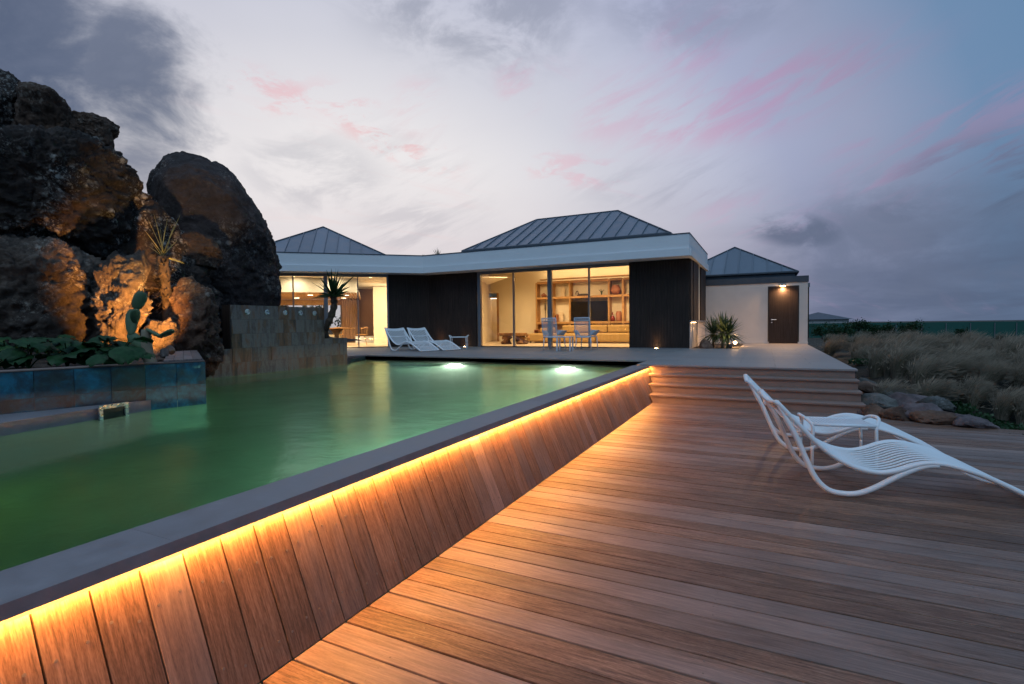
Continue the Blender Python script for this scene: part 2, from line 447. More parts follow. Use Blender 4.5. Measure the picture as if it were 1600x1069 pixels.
MAT['rockB'] = mat_rock('brown_rock', (.05, .028, .020), (.11, .064, .044), (.22, .135, .09), (.45, .40, .34), .6, 1.1)
MAT['rockC'] = mat_rock('pale_weathered_rock', (.035, .025, .021), (.10, .073, .058), (.25, .19, .15), (.50, .46, .40), .8, 1.3)
MAT['rockD'] = mat_rock('smooth_umber_rock', (.045, .031, .029), (.082, .058, .053), (.14, .105, .095), (.50, .46, .42), .6, .9)
MAT['stoneA'] = mat_rock('violet_stone', (.10, .075, .078), (.19, .145, .145), (.30, .235, .23), (.33, .33, .33), .25, 3.0)
MAT['stoneB'] = mat_rock('rust_stone', (.09, .05, .035), (.19, .11, .075), (.30, .19, .14), (.33, .33, .33), .2, 3.0)
MAT['stoneC'] = mat_rock('grey_green_stone', (.08, .08, .075), (.16, .155, .14), (.26, .25, .23), (.36, .37, .36), .5, 3.0)
MAT['leafdark'] = mat_leaf('dark_glossy_leaf', (.012, .035, .012), (.035, .085, .03), .4, .15)
MAT['bigleaf'] = mat_leaf('broad_green_leaf', (.007, .030, .009), (.022, .075, .022), .55, .1, 6)
MAT['yucca'] = mat_leaf('yucca_leaf', (.05, .085, .035), (.12, .16, .07), .5, .2)
MAT['drypalm'] = mat_leaf('pale_spear_leaf', (.34, .30, .12), (.52, .46, .20), .55, .2)
MAT['bark'] = mat_rock('fibrous_bark', (.04, .026, .018), (.10, .07, .05), (.2, .14, .1), lich=0, scale=6)
MAT['cactus'] = mat_leaf('cactus_skin', (.05, .09, .045), (.10, .15, .08), .5, 0, 8)
MAT['cactusbark'] = mat_plain('cactus_trunk', (.22, .18, .12), .8, .2, 12, .3)
MAT['grass'] = mat_leaf('dry_feather_grass', (.20, .165, .12), (.40, .33, .245), .7, .3, 2)
MAT['grassgreen'] = mat_leaf('olive_grass_blade', (.09, .09, .05), (.2, .19, .11), .6, .3, 2)
MAT['ground'] = mat_rock('dark_earth', (.030, .027, .018), (.055, .05, .032), (.10, .085, .06), lich=0, scale=.8)
MAT['fence'] = mat_plain('green_screen_cloth', (.012, .085, .065), .8, .12, 1.5, .1)

# blue and rust glazed tiles: patchy metallic-looking glaze on each tile
def mat_tile(name, cols, rough, streak):
    m, t, p = newmat(name)
    c = objcoord(t, 41.0)
    st = t.vec('MULTIPLY', c, (1, 1, .25 if streak else 1))
    n = t.noise(st, 7, 7, .65, .6); n2 = t.noise(c, 30, 6, .7)
    r = t.node('ShaderNodeObjectInfo').outputs['Random']
    f = t.m('ADD', t.m('ADD', t.m('MULTIPLY', n, .8), t.m('MULTIPLY', n2, .22)), t.m('MULTIPLY', t.m('SUBTRACT', r, .5), .24))
    t.l.new(t.ramp(f, [(.30 + .12 * i, q) for i, q in enumerate(cols)]), p.inputs['Base Color'])
    t.put(p.inputs['Roughness'], t.mr(n2, .3, .7, rough, rough + .22))
    bump(t, p, n2, .3, .004); return m
MAT['bluetile'] = mat_tile('blue_glazed_tile', ((.012, .014, .018), (.018, .030, .040), (.014, .070, .105), (.014, .14, .215), (.05, .11, .15)), .34, False)
MAT['rusttile'] = mat_tile('rust_slate_tile', ((.05, .036, .028), (.19, .092, .040), (.19, .17, .15), (.10, .072, .052), (.25, .125, .05)), .5, True)
MAT['pooltile'] = mat_plain('pool_green_stone', (.215, .355, .27), .5, .25, 3, .1)

# water
def mat_water():
    m = bpy.data.materials.new('pool_water'); m.use_nodes = True; t = NT(m.node_tree); t.n.clear()
    out = t.node('ShaderNodeOutputMaterial')
    g = t.node('ShaderNodeBsdfGlass'); g.inputs['IOR'].default_value = 1.33
    g.inputs['Roughness'].default_value = .19; g.inputs['Color'].default_value = (.72, .96, .78, 1)
    c = t.node('ShaderNodeTexCoord').outputs['Object']
    n = t.m('ADD', t.noise(t.vec('MULTIPLY', c, (1, 1.4, 1)), 7.0, 4, .55, .6), t.m('MULTIPLY', t.noise(c, 1.3, 2, .5), 3.0))
    b = t.node('ShaderNodeBump'); b.inputs['Strength'].default_value = .16; b.inputs['Distance'].default_value = .03
    t.put(b.inputs['Height'], n); t.l.new(b.outputs[0], g.inputs['Normal'])
    t.l.new(g.outputs[0], out.inputs[0]); return m
MAT['water'] = mat_water()

WARM = (1.0, .60, .26)
# ------------------------------------------------------------------ ground
P = 0.60
def ground():
    xs = sorted(set([-900, -300, -100, -50, -30, -20, -14.5, -9.2, -1.76] + [1.2 + .5 * i for i in range(30)] + [18, 22, 28, 36, 48, 70, 110, 200, 400, 900, 2500]))
    ys = sorted(set([-600, -100, -30, -8, -1.6] + [.5 * i for i in range(-2, 60)] + [9.0, 11.02] + [33, 37, 42, 50, 60, 75, 100, 160, 300, 700, 1500, 4000]))
    idx = {}; v = []; f = []
    def hz(x, y):
        d = math.hypot(x, y)
        z = -.12
        if x > 1.35:
            k = min(1, max(0, (y - 9.2) / 2.5)); k2 = min(1, max(0, (x - 1.3) / .6))
            z += (.42 * k * (1 if y < 22 else max(0, 1 - (y - 22) / 20))) * k2
            z += .10 * noise.noise((x * .5, y * .5, 0)) * k
        if d > 40: z -= min(1.2, (d - 40) * .015)
        return z
    def vid(i, j):
        if (i, j) not in idx:
            idx[i, j] = len(v); v.append((xs[i], ys[j], hz(xs[i], ys[j])))
        return idx[i, j]
    for i in range(len(xs) - 1):
        for j in range(len(ys) - 1):
            cx = (xs[i] + xs[i + 1]) / 2; cy = (ys[j] + ys[j + 1]) / 2
            if -14.5 < cx < -1.76 and -8 < cy < 11.02: continue
            f.append((vid(i, j), vid(i + 1, j), vid(i + 1, j + 1), vid(i, j + 1)))
    me = bpy.data.meshes.new('ground'); me.from_pydata(v, [], f); me.update()
    for p in me.polygons: p.use_smooth = True
    tag(link('ground', me, MAT['ground']), kind='structure')
    return hz
GZ = ground()

# ------------------------------------------------------------------ timber deck
PITCH = .15
Y0 = 1.462
BASEX = -1.743
def deck():
    root = struct('timber_deck')
    def board(L):
        b = MB().box(0, L, .0050, PITCH - .0050, -.028, 0)
        me = b.mesh('deck_board')
        bm = bmesh.new(); bm.from_mesh(me); bmesh.ops.bevel(bm, geom=[e for e in bm.edges if abs((e.verts[0].co - e.verts[1].co).x) > 1], offset=.0018, segments=1, affect='EDGES'); bm.to_mesh(me); bm.free()
        me.materials.append(MAT['deck']); return me
    full = board(9.2)
    k = -18; n = 0
    while True:
        y = Y0 + PITCH * k; k += 1
        if y > 9.02: break
        me = full
        if y + PITCH > 8.55: me = board(4.4 - (y - 8.4) * 2.2)
        o = link('deck_board', me, None, root, (BASEX - .010, y, 0)); n += 1
        o.location.z = random.uniform(-.0012, .0012)
    MB().box(BASEX, 7.3, -1.4, 9.0, -.118, -.075).build('deck_joist_bed', MAT['mortar'], root)
    s = MB()
    for kk in range(-18, 51):
        y = Y0 + PITCH * kk
        for j in range(7):
            x = BASEX + .35 + j * 1.18
            for q in (.035, .113):
                s.disc((x + random.uniform(-.006, .006), y + q, .0005), (0, 0, 1), .0042, .0012, 8)
    tag(s.build('deck_screws', MAT['screw'], root), kind='stuff')
deck()

# ------------------------------------------------------------------ pool: basin, water, coping wall with planks
SL = .424
LIPX, INX = -1.95, -2.227
YF = 11.02
WZ = .485
LEFT = [(-9.02, 5.70), (-9.02, 9.28), (-9.45, 9.85), (-10.02, YF)]
EDGE = [(-6.95, -1.6), (-6.43, 2.17), (-5.99, 3.85)]          # blue wall base line
POOL = [(INX, -1.6), (INX, YF)] + LEFT[::-1] + [(-5.99, 3.85), (-6.135, 3.30), (-5.85, 1.96), (-5.25, -1.6)]
def pool():
    root = struct('pool_basin')
    v = MB(); n = len(POOL)
    v.poly([(x, y, -1.0) for x, y in POOL])
    v.build('pool_floor', MAT['pooltile'], root)
    w = MB()
    for i in range(n):
        a, b = POOL[i], POOL[(i + 1) % n]
        w.poly([(a[0], a[1], -1.0), (b[0], b[1], -1.0), (b[0], b[1], .56), (a[0], a[1], .56)])
    w.build('pool_side', MAT['pooltile'], root)
    me = bpy.data.meshes.new('pool_water'); me.from_pydata([(x, y, WZ) for x, y in POOL], [], [tuple(range(n))]); me.update()
    if me.polygons[0].normal.z < 0: me.flip_normals()
    tag(link('pool_water', me, MAT['water']), kind='structure')
pool()

def pool_wall():
    root = thing('pool_edge_wall', 'sloping hardwood plank wall with grey stone coping and glowing strip light along the pool', 'wall', (LIPX, 4, 0))
    L = Vector((LIPX, 4, 0))
    zt = .528
    pm = MB().box(-.022, 0, .0034, PITCH - .0034, .003, zt * math.sqrt(1 + SL * SL)).mesh('wall_plank')
    pm.materials.append(MAT['plank'])
    k = -18
    while True:
        y = Y0 + PITCH * k; k += 1
        if y > 9.95: break
        o = link('wall_plank', pm, None, root, Vector((BASEX - .014 + random.uniform(-.0012, .0012), y, 0)) - L)
        o.rotation_euler = (0, -math.atan(SL), 0)
    MB().quadbox([Vector(p) - L for p in [(BASEX - .04, -1.3, 0), (BASEX - .04, 10, 0), (INX + .02, 10, 0), (INX + .02, -1.3, 0),
                  (BASEX - SL * .55 - .04, -1.3, .551), (BASEX - SL * .55 - .04, 10, .551), (INX + .02, 10, .551), (INX + .02, -1.3, .551)]]).build('wall_core', MAT['mortar'], root)
    y = -1.35
    j0 = 1.115
    ys = [j0 + 1.22 * i for i in range(-2, 8)]
    for a, b in zip(ys[:-1], ys[1:]):
        b = min(b, 9.935)
        if b - a < .1: continue
        mb = MB(); pr = [(INX, .565), (LIPX - .003, .565), (LIPX - .003, .552), (LIPX, .552), (LIPX, P), (INX, P)]
        o_ = len(pr); mb.v = [(x, a + .0005, z) for x, z in pr] + [(x, b - .0005, z) for x, z in pr]
        mb.f = [tuple(range(o_)), tuple(reversed(range(o_, 2 * o_)))] + [(i, (i + 1) % o_, o_ + (i + 1) % o_, o_ + i) for i in range(o_)]
        mb.build('coping_slab', MAT['coping'], root, loc=-L)
    MB().box(-2.02, LIPX - .0035, -1.3, 9.92, .5632, .5648).build('leak_block_strip', MAT['mortar'], root, loc=-L)  # added to keep the strip light from leaking up through the coping joints
    MB().box(LIPX - .0056, LIPX - .0034, -1.3, 9.92, .5528, .5630).build('lip_leak_block', MAT['mortar'], root, loc=-L)  # unseen strip added to stop light escaping through the lip gaps
    led = MB().box(-1.970, -1.959, -1.3, 9.92, .5506, .5630).build('strip_light', mat_emit('strip_light_glow', (1.0, .41, .08), 360.0), root, loc=-L)
    s = MB()
    for kk in range(-18, 57):
        y = Y0 + PITCH * kk
        for z in (.10, .40):
            for q in (.035, .113):
                zz = z + random.uniform(-.02, .02); x = BASEX - .014 - SL * zz
                s.disc(Vector((x + .001, y + q + random.uniform(-.006, .006), zz)) - L, (1, 0, SL), .0055, .0022, 8)
    tag(s.build('plank_screws', MAT['screw'], root), kind='stuff')
pool_wall()

# pool lamps below the water
def pool_lamp(loc, nrm, label, col, strength, r=.10, group='round lamps under the water'):
    root = thing('pool_lamp', label, 'lamp', loc, 0, group)
    nrm = Vector(nrm).normalized()
    MB().disc(nrm * .002, nrm, r * 1.35, .02, 20).build('rim', MAT['steel'], root)
    MB().disc(nrm * .023, nrm, r, .012, 20).build('lens', mat_emit('pool_lamp_glow', col, strength), root)
GW = (.85, 1.0, .62)
pool_lamp((-7.05, YF - .012, -.50), (0, -1, 0), 'glowing round lamp under water below the two terrace loungers', (1, .98, .88), 600, .11)
pool_lamp((-4.05, YF - .012, -.50), (0, -1, 0), 'glowing round lamp under water in front of the two armchairs', (1, .98, .88), 600, .11)
pool_lamp((-5.75, 1.5, -.1), (1, .15, 0), 'round lamp under water below the grey pool ledge', (.7, 1, .15), 35, .09)
pool_lamp((INX - .012, 4.2, -.3), (-1, 0, 0), 'added unseen lamp under water behind the middle of the plank wall', (.6, 1, .8), 600, .09)  # added out of the camera's sight to brighten the water
pool_lamp((INX - .012, 1.2, -.3), (-1, 0, 0), 'added unseen lamp under water behind the near end of the plank wall', (.4, 1, .7), 14, .09)  # likewise added unseen, weak fill for the near water
pool_lamp((INX - .012, 7.4, -.3), (-1, 0, 0), 'added unseen lamp under water behind the plank wall near the steps', (.85, 1, .8), 800, .09)  # added hidden lamp, lights the middle of the pool

# ------------------------------------------------------------------ terrace paving
def terrace():
    root = struct('terrace_pavement')
    MB().prism([(INX - .0, YF), (INX, 9.95), (1.335, 9.95), (1.335, 21.3), (-2.0, 21.3), (-2.0, 24), (-20, 24), (-20, 9.3), (-9.03, 9.30), (-9.45, 9.85), (-10.02, YF)], -.05, P - .032).build('terrace_base', MAT['mortar'], root)
    cache = {}
    def slab(x0, x1, y0, y1):
        k = (round(x1 - x0, 3), round(y1 - y0, 3))
        if k not in cache:
            me = MB().box(0, k[0] - .004, 0, k[1] - .004, -.03, 0).mesh('paving_slab'); me.materials.append(MAT['paving']); cache[k] = me
        link('paving_slab', cache[k], None, root, (x0 + .002, y0 + .002, P))
    def fill(x0, x1, y0, y1, sx, sy, off=True):
        y = y0; r = 0
        while y < y1 - .02:
            yb = min(y + sy, y1); x = x0; first = True
            while x < x1 - .02:
                st = sx * (.5 if (first and off and r % 2) else 1); first = False
                xb = min(x + st, x1)
                if x1 - xb < .08: xb = x1
                slab(x, xb, y, yb); x = xb
            y = yb; r += 1
    # pool-edge strip in front of the house, then the field
    fill(-9.95, INX, YF - .04, YF + .36, 1.2, .4, False)
    fill(-9.95, INX, YF + .36, 16.52, 1.2, .6)
    fill(INX, 1.36, 9.915, 10.27, 1.2, .355, False)
    fill(INX, 1.34, 10.27, 16.75, 1.2, .6)
    fill(-.70, 1.34, 16.75, 21.05, 1.2, .6)
    fill(-15.2, -9.95, YF + .36, 16.52, 1.2, .6)
    fill(-14.6, -9.98, 9.9, YF + .36, 1.2, .6)
terrace()

# ------------------------------------------------------------------ steps
def steps():
    root = thing('stone_steps', 'four low stone steps rising from the timber deck to the terrace', 'steps', (-.2, 9.04, 0))
    L = Vector((-.2, 9.04, 0))
    yr = [9.04, 9.34, 9.64, 9.945]
    for i, y in enumerate(yr):
        z1 = .15 * (i + 1)
        x0 = BASEX - SL * (z1 - .15) - .0
        # riser cut to the slope of the plank wall
        b = MB(); za = .15 * i + .001; zb = z1 - .034
        xa, xb = BASEX - SL * za + .003, BASEX - SL * zb + .003
        b.quadbox([(xa, y, za), (1.325, y, za), (1.325, y + .3, za), (xa, y + .3, za), (xb, y, zb), (1.325, y, zb), (1.325, y + .3, zb), (xb, y + .3, zb)])
        b.build('riser', MAT['stepstone'], root, loc=-L)
        if i < 3:
            x0 = BASEX - SL * z1 + .004
            cuts = [x0, x0 + .95, x0 + 2.1, 1.345]
            for a, c in zip(cuts[:-1], cuts[1:]):
                MB().box(a + .001, c - .001, y - .028, y + .298, z1 - .033, z1).build('tread', MAT['stepstone'], root, loc=-L, bevel=.004)
steps()

# ------------------------------------------------------------------ planter: blue tiled wall, ledge, skimmer, soil
def planter():
    root = thing('planter_wall', 'dark blue glazed tile planter wall standing in the pool', 'wall', (-6.2, 3, 0))
    L = Vector((-6.2, 3, 0))
    a = Vector((-5.99, 3.85, 0)); b = Vector((-6.43, 2.17, 0)); d = (b - a).normalized(); nrm = Vector((-d.y, d.x, 0))
    if nrm.x < 0: nrm = -nrm
    TW, TH = .302, .262
    MB().obox(a - L + Vector((0, 0, -1.0)) - nrm * .012 - d * (-.0), d, -nrm, (0, 0, 1), 6.0, .22, 1.992).build('wall_core', MAT['mortar'], root)
    MB().obox(a - L + Vector((0, 0, .992)) - nrm * .004, d, -nrm, (0, 0, 1), 6.0, .24, .010).build('wall_cap', MAT['stepstone'], root)
    for i in range(16):
        for r in range(2):
            o = MB().obox(Vector((0, 0, 0)), d, -nrm, (0, 0, 1), TW - .005, .011, TH - .005).build('tile', MAT['bluetile'], root)
            o.location = a + d * (TW * i + .002) + Vector((0, 0, .99 - TH * (r + 1))) - L
    # end of the planter
    e = Vector((-9.0, 5.66, 0)); ed = (e - a).normalized(); en = Vector((-ed.y, ed.x, 0))
    if en.y > 0: en = -en
    MB().obox(a - L + Vector((0, 0, -1.0)) + ed * .02 , ed, en, (0, 0, 1), (e - a).length, .2, 1.98).build('end_wall', MAT['bluetile'], root)
    # timber lid over the end of the planter
    for k in range(4):
        q = a + ed * .02 + Vector((-.02, .0, .0))
        MB().obox(a - L + Vector((0, 0, 1.004)) + ed * (.03 + .145 * 0) + d * (.03 + .10 * k), ed, d, (0, 0, 1), 2.9, .096, .022).build('lid_board', MAT['planterwood'], root)
    s = bmesh.new()
    poly = [(-6.2, 3.7), (-6.6, 2.17), (-7.2, -1.6), (-16, -1.6), (-16, 12), (-9.35, 9.3), (-9.3, 5.8)]
    m = MB(); nx, ny = 60, 70
    for i in range(nx):
        for j in range(ny):
            m.v.append((-17 + i * (10.9 / (nx - 1)), -1.6 + j * (12.0 / (ny - 1)), 0))
    def inside(x, y):
        if x > -6.25 - max(0, (3.75 - y)) * .262 - .0: return False
        if y > 3.75 and x > -9.3 and (y - 3.75) > (-6.0 - x) * .64 - .05: return False
        return True
    keep = {}
    v = []; f = []
    for i in range(nx - 1):
        for j in range(ny - 1):
            c = [i * ny + j, (i + 1) * ny + j, (i + 1) * ny + j + 1, i * ny + j + 1]
            if all(inside(*m.v[q][:2]) for q in c):
                ids = []
                for q in c:
                    if q not in keep:
                        x, y, _ = m.v[q]; keep[q] = len(v)
                        v.append((x, y, .955 + .03 * noise.noise((x * 3, y * 3, 0)) + max(0, (-8.6 - x)) * .08))
                    ids.append(keep[q])
                f.append(ids)
    me = bpy.data.meshes.new('planting_soil'); me.from_pydata(v, [], f); me.update()
    tag(link('planting_soil', me, MAT['soil']), kind='structure')
    # ledge
    lg = thing('pool_ledge', 'wedge shaped grey stone ledge below the blue tiles', 'ledge', (-6, 2, 0))
    l2 = Vector((-6, 2, 0))
    poly = [(-6.135, 3.30), (-5.85, 1.96), (-5.25, -1.6), (-7.3, -1.6), (-6.45, 2.17)]
    MB().prism([(x + .02 - l2.x, y - l2.y) for x, y in poly], -1.0, .598).build('ledge_block', MAT['coping'], lg)
    sk = thing('skimmer_box', 'steel framed skimmer opening in the grey pool ledge', 'skimmer', (-6.0, 2.85, .485))
    fd = (Vector((-6.135, 3.30, 0)) - Vector((-5.85, 1.96, 0))).normalized(); fn = Vector((fd.y, -fd.x, 0))
    if fn.x < 0: fn = -fn
    o = at_z(151, 656, WZ) + fn * .022; o.z = 0; l3 = Vector((-6.0, 2.85, .485))
    W = .30
    MB().obox(o - l3 + Vector((0, 0, .40)), fd, fn, (0, 0, 1), .035, .02, .222).build('frame_side', MAT['steel'], sk)
    MB().obox(o - l3 + fd * (W - .035) + Vector((0, 0, .40)), fd, fn, (0, 0, 1), .035, .02, .222).build('frame_side', MAT['steel'], sk)
    MB().obox(o - l3 + fd * .035 + Vector((0, 0, .585)), fd, fn, (0, 0, 1), W - .07, .02, .037).build('frame_top', MAT['steel'], sk)
    MB().obox(o - l3 + fd * .035 + Vector((0, 0, .42)), fd, fn, (0, 0, 1), W - .07, .004, .165).build('throat', MAT['black'], sk)
planter()

def rust_wall():
    root = thing('rust_tile_wall', 'stepped wall of rust brown slate tiles with round steel spouts beside the pool', 'wall', (-9, 7.5, 0))
    L = Vector((-9, 7.5, 0)); X = -9.0
    prof = [(5.79, 6.30, 1.0), (6.30, 8.58, 1.83), (8.58, 9.27, 1.13)]
    for a, b, z in prof:
        MB().box(X - .24, X - .010, a, b, -1.0, z - .004).build('wall_core', MAT['mortar'] if a > 6 else MAT['mortar'], root, loc=-L)
        if a == 6.30: MB().box(X - .235, X - .012, a - .014, a - .001, 1.0, z - .004).build('wall_end', MAT['darkwood'], root, loc=-L)
    TH = .275; TW = .42
    for r in range(6):
        zt = 1.83 - TH * r
        y = 5.79 - (TW * .5 if r % 2 else .12)
        while y < 9.27:
            w = TW * random.choice((.75, 1, 1, 1.0)); y0, y1 = max(y, 5.79), min(y + w, 9.27); y += w
            for a, b, z in prof:
                p0, p1 = max(y0, a), min(y1, b); q0, q1 = max(zt - TH, .2), min(zt, z)
                if p1 - p0 > .05 and q1 - q0 > .04:
                    MB().box(0, .010 + random.uniform(0, .004), 0, p1 - p0 - .004, 0, q1 - q0 - .004).build('tile', MAT['rusttile'], root, loc=Vector((X - .010, p0 + .002, q0 + .002)) - L)
    for px in (386, 417, 445, 469, 491):
        q = at_x(px, 487, X); q.z = 1.70
        o = MB().lathe([(.052, 0), (.055, .012), (.042, .02), (.03, .012)], 18).build('spout', MAT['steel'], root, smooth=False)
        o.rotation_euler = (0, R(90), 0); o.location = q - L + Vector((.004, 0, 0))
    return root
rust_wall()
# ------------------------------------------------------------------ house
FY = 16.56                       # facade plane of the main wing
B0 = Vector((-11.76, FY, 0))     # bend of the facade
WD = Vector((-.746, -.666, 0)).normalized()
WN = Vector((-.666, .746, 0)).normalized()
def Wp(s, t, z): return B0 + WD * s + WN * t + Vector((0, 0, z))
def at_wing(px, py, t):
    d = ray(px, py); o = EYE - (B0 + WN * t); k = -o.dot(WN) / d.dot(WN); q = EYE + d * k
    return (q - B0).dot(WD), q.z
GT = 3.27
SOF = 3.37; FTOP = 4.0
house = thing('pool_house', 'long low white house with big lit windows, dark cladding and grey zinc roofs', 'house', (-7, FY, P))
HL = Vector((-7, FY, P))
def hp(mb, name, mat, parent=None, **k):
    return mb.build(name, mat, parent or house, loc=(-HL if parent is None else None), **k)
def wbox(m, s0, s1, t0, t1, z0, z1):
    return m.obox(Wp(s0, t0, z0), WD, WN, (0, 0, 1), s1 - s0, t1 - t0, z1 - z0)

def hip_roof(parent, name, eave, ridge, n_front, n_side, loc0, drop=.10):
    """eave: 4 corners in order front-left, front-right, back-right, back-left; ridge: two points"""
    e = [Vector(p) for p in eave]; r0, r1 = Vector(ridge[0]), Vector(ridge[1])
    slopes = [([e[0], e[1], r1, r0], n_front), ([e[1], e[2], r1], n_side), ([e[2], e[3], r0, r1], n_front), ([e[3], e[0], r0], n_side)]
    root = bpy.data.objects.new(name, None); COL.objects.link(root); root.parent = parent; root.location = e[0] - loc0
    root.empty_display_size = .2
    o0 = e[0]
    for poly, n in slopes:
        a, b = poly[0], poly[1]; ax = (b - a); Lx = ax.length; ax = ax / Lx
        nrm = (b - a).cross(poly[-1] - a).normalized()
        if nrm.z < 0: nrm = -nrm
        up = nrm.cross(ax)
        if up.z < 0: up = -up
        uv = [((p - a).dot(ax), (p - a).dot(up)) for p in poly]
        def clip(pts, x, keep_ge):
            out = []
            for i in range(len(pts)):
                p, q = pts[i], pts[(i + 1) % len(pts)]
                ip = (p[0] >= x) == keep_ge or p[0] == x; iq = (q[0] >= x) == keep_ge or q[0] == x
                if ip: out.append(p)
                if ip != iq:
                    k = (x - p[0]) / (q[0] - p[0]); out.append((x, p[1] + k * (q[1] - p[1])))
            return out
        w = Lx / n
        for i in range(n):
            q = clip(clip(uv, i * w + .004, True), (i + 1) * w - .004, False)
            if len(q) < 3: continue
            P3 = [a + ax * u + up * v_ + nrm * random.uniform(0, .003) - o0 for u, v_ in q]
            MB().slab(P3, -nrm * .02).build('roof_panel', MAT['zinc'], root)
        for i in range(1, n):
            x = i * w; vs = []
            for k in range(len(uv)):
                p, q = uv[k], uv[(k + 1) % len(uv)]
                if (p[0] - x) * (q[0] - x) <= 0 and abs(p[0] - q[0]) > 1e-6:
                    vs.append(p[1] + (x - p[0]) / (q[0] - p[0]) * (q[1] - p[1]))
            if len(vs) < 2: continue
            v0, v1 = min(vs), max(vs)
            if v1 - v0 < .05: continue
            s0 = a + ax * (x - .011) + up * v0 - o0 + nrm * .004
            MB().obox(s0, ax, up, nrm, .022, v1 - v0, .038).build('seam', MAT['zinc'], root)
    hips = [(e[0], r0), (e[1], r1), (e[2], r1), (e[3], r0)]
    if (r1 - r0).length > .1: hips.append((r0, r1))
    for p, q in hips: MB().tube([p - o0 + Vector((0, 0, .012)), q - o0 + Vector((0, 0, .012))], .03, 6).build('ridge_cap', MAT['zincdark'], root)
    for i in range(4):
        MB().tube([e[i] - o0, e[(i + 1) % 4] - o0], .045, 6).build('eave_edge', MAT['zincdark'], root)
    return root

def build_house():
    # ---- shell
    m = MB(); m.prism([(-2.12, FY + .02), (-2.12, 24.2), (-19.6, 24.2), tuple(Wp(9.5, 6.5, 0))[:2], tuple(Wp(9.5, .02, 0))[:2], (-11.75, FY + .02)], P - .2, P + .012)
    hp(m, 'interior_floor', MAT['floor'])
    # flat roof slab and fascias
    fb = Vector((-11.46, FY - .8, 0)); fe = fb + WD * 9.8
    rx = -1.98
    slab = [(fb.x, fb.y + .03), (rx - .03, fb.y + .03), (rx - .03, 20.95), (-19, 24.4), (fe.x - .02, fe.y + .05)]
    hp(MB().prism(slab, FTOP - .027, FTOP - .015), 'roof_slab', MAT['white'])
    hp(MB().quadbox([(fb.x, fb.y + .03, SOF), (rx - .03, fb.y + .03, SOF), (rx - .03, FY + .11, SOF), (-11.76, FY + .11, SOF), (fb.x, fb.y + .03, SOF + .2), (rx - .03, fb.y + .03, SOF + .2), (rx - .03, FY + .11, SOF + .2), (-11.76, FY + .11, SOF + .2)]), 'soffit', MAT['white'])
    w0, w1 = fb + WN * .03, fb + WD * 9.8 + WN * .03; w2, w3 = Wp(9.8, .11, 0), Wp(.0, .11, 0)
    hp(MB().prism([tuple(q)[:2] for q in (w0, w1, w2, w3)], SOF + .001, SOF + .2), 'soffit', MAT['white'])
    hp(MB().box(-2.12, rx - .03, FY + .112, 20.98, SOF, SOF + .2), 'soffit', MAT['white'])
    hp(MB().box(fb.x, rx, fb.y, fb.y + .028, SOF + .215, FTOP), 'fascia_board', MAT['white'])
    hp(MB().box(fb.x, rx - .0, fb.y - .05, fb.y + .028, SOF - .01, SOF + .21), 'fascia_strip', MAT['white'])
    hp(MB().box(rx - .028, rx + .002, fb.y + .03, 21.0, SOF + .215, FTOP), 'fascia_board', MAT['white'])
    hp(MB().box(rx - .028, rx + .05, fb.y + .0295, 21.0, SOF - .01, SOF + .21), 'fascia_strip', MAT['white'])
    fn = -WN
    hp(MB().obox(fb + Vector((0, 0, SOF + .215)), WD, WN, (0, 0, 1), 9.8, .028, FTOP - SOF - .215), 'fascia_board', MAT['white'])
    hp(MB().obox(fb + fn * .05 + Vector((0, 0, SOF - .01)), WD, WN, (0, 0, 1), 9.8, .078, .22), 'fascia_strip', MAT['white'])
    hp(MB().box(fb.x - .0, rx + .012, fb.y - .015, fb.y + .06, FTOP + .002, FTOP + .03), 'parapet_flashing', MAT['zincdark'])
    hp(MB().box(rx - .06, rx + .012, fb.y + .061, 21.0, FTOP + .002, FTOP + .03), 'parapet_flashing', MAT['zincdark'])
    hp(MB().obox(fb + fn * .015 + Vector((0, 0, FTOP + .003)), WD, WN, (0, 0, 1), 9.8, .075, .028), 'parapet_flashing', MAT['zincdark'])
    # ---- dark cladding of narrow upright boards
    def cladding(o, d, n_, L, z0, z1, name='cladding'):
        m = MB(); w = .092; k = 0; x = 0
        while x < L - .01:
            ww = min(w, L - x); m.obox(o + d * (x + .002) + n_ * random.uniform(0, .004) + Vector((0, 0, z0)), d, n_, (0, 0, 1), ww - .004, .02, z1 - z0); x += w
        m.obox(o - n_ * .05 + Vector((0, 0, z0)), d, n_, (0, 0, 1), L, .049, z1 - z0)
        c = hp(m, name, MAT['darkwood']); c['kind'] = 'stuff'; return c
    Y_ = Vector((0, -1, 0)); X_ = Vector((1, 0, 0))
    cladding(Vector((-11.74, FY - .06, 0)), X_, Y_, 11.74 - 9.60, P + .02, SOF - .01)
    cladding(Vector((-3.92, FY - .06, 0)), X_, Y_, 3.92 - 2.07, P + .02, SOF - .01)
    cladding(Wp(.03, -.06, 0), WD, -WN, 1.52, P + .02, SOF - .01)
    hp(MB().box(-3.92, -2.09, FY + .0, FY + .15, P, SOF), 'wall', MAT['cream'])
    hp(MB().box(-11.7, -9.62, FY + .0, FY + .15, P, SOF), 'wall', MAT['cream'])
    hp(wbox(MB(), .05, 1.5, .0, .15, P, SOF), 'wall', MAT['cream'])
    # pale threshold under the right-hand cladding
    hp(MB().box(-3.9, -2.09, FY - .14, FY - .062, P + .002, P + .022), 'threshold', MAT['alu'])
    # ---- main window: frames and panes
    xs = [-9.455, -8.10, -6.69, -5.285, -3.94]
    hp(MB().box(xs[0] - .13, xs[0] + .0, FY - .03, FY + .10, P, SOF), 'window_post', MAT['alu'])
    ws = [.055, .14, .05]
    for x, w in zip(xs[1:4], ws):
        hp(MB().box(x - w / 2, x + w / 2, FY - (.06 if w > .1 else .02), FY + .08, P, GT + (.1 if w > .1 else 0)), 'window_post', MAT['alu'])
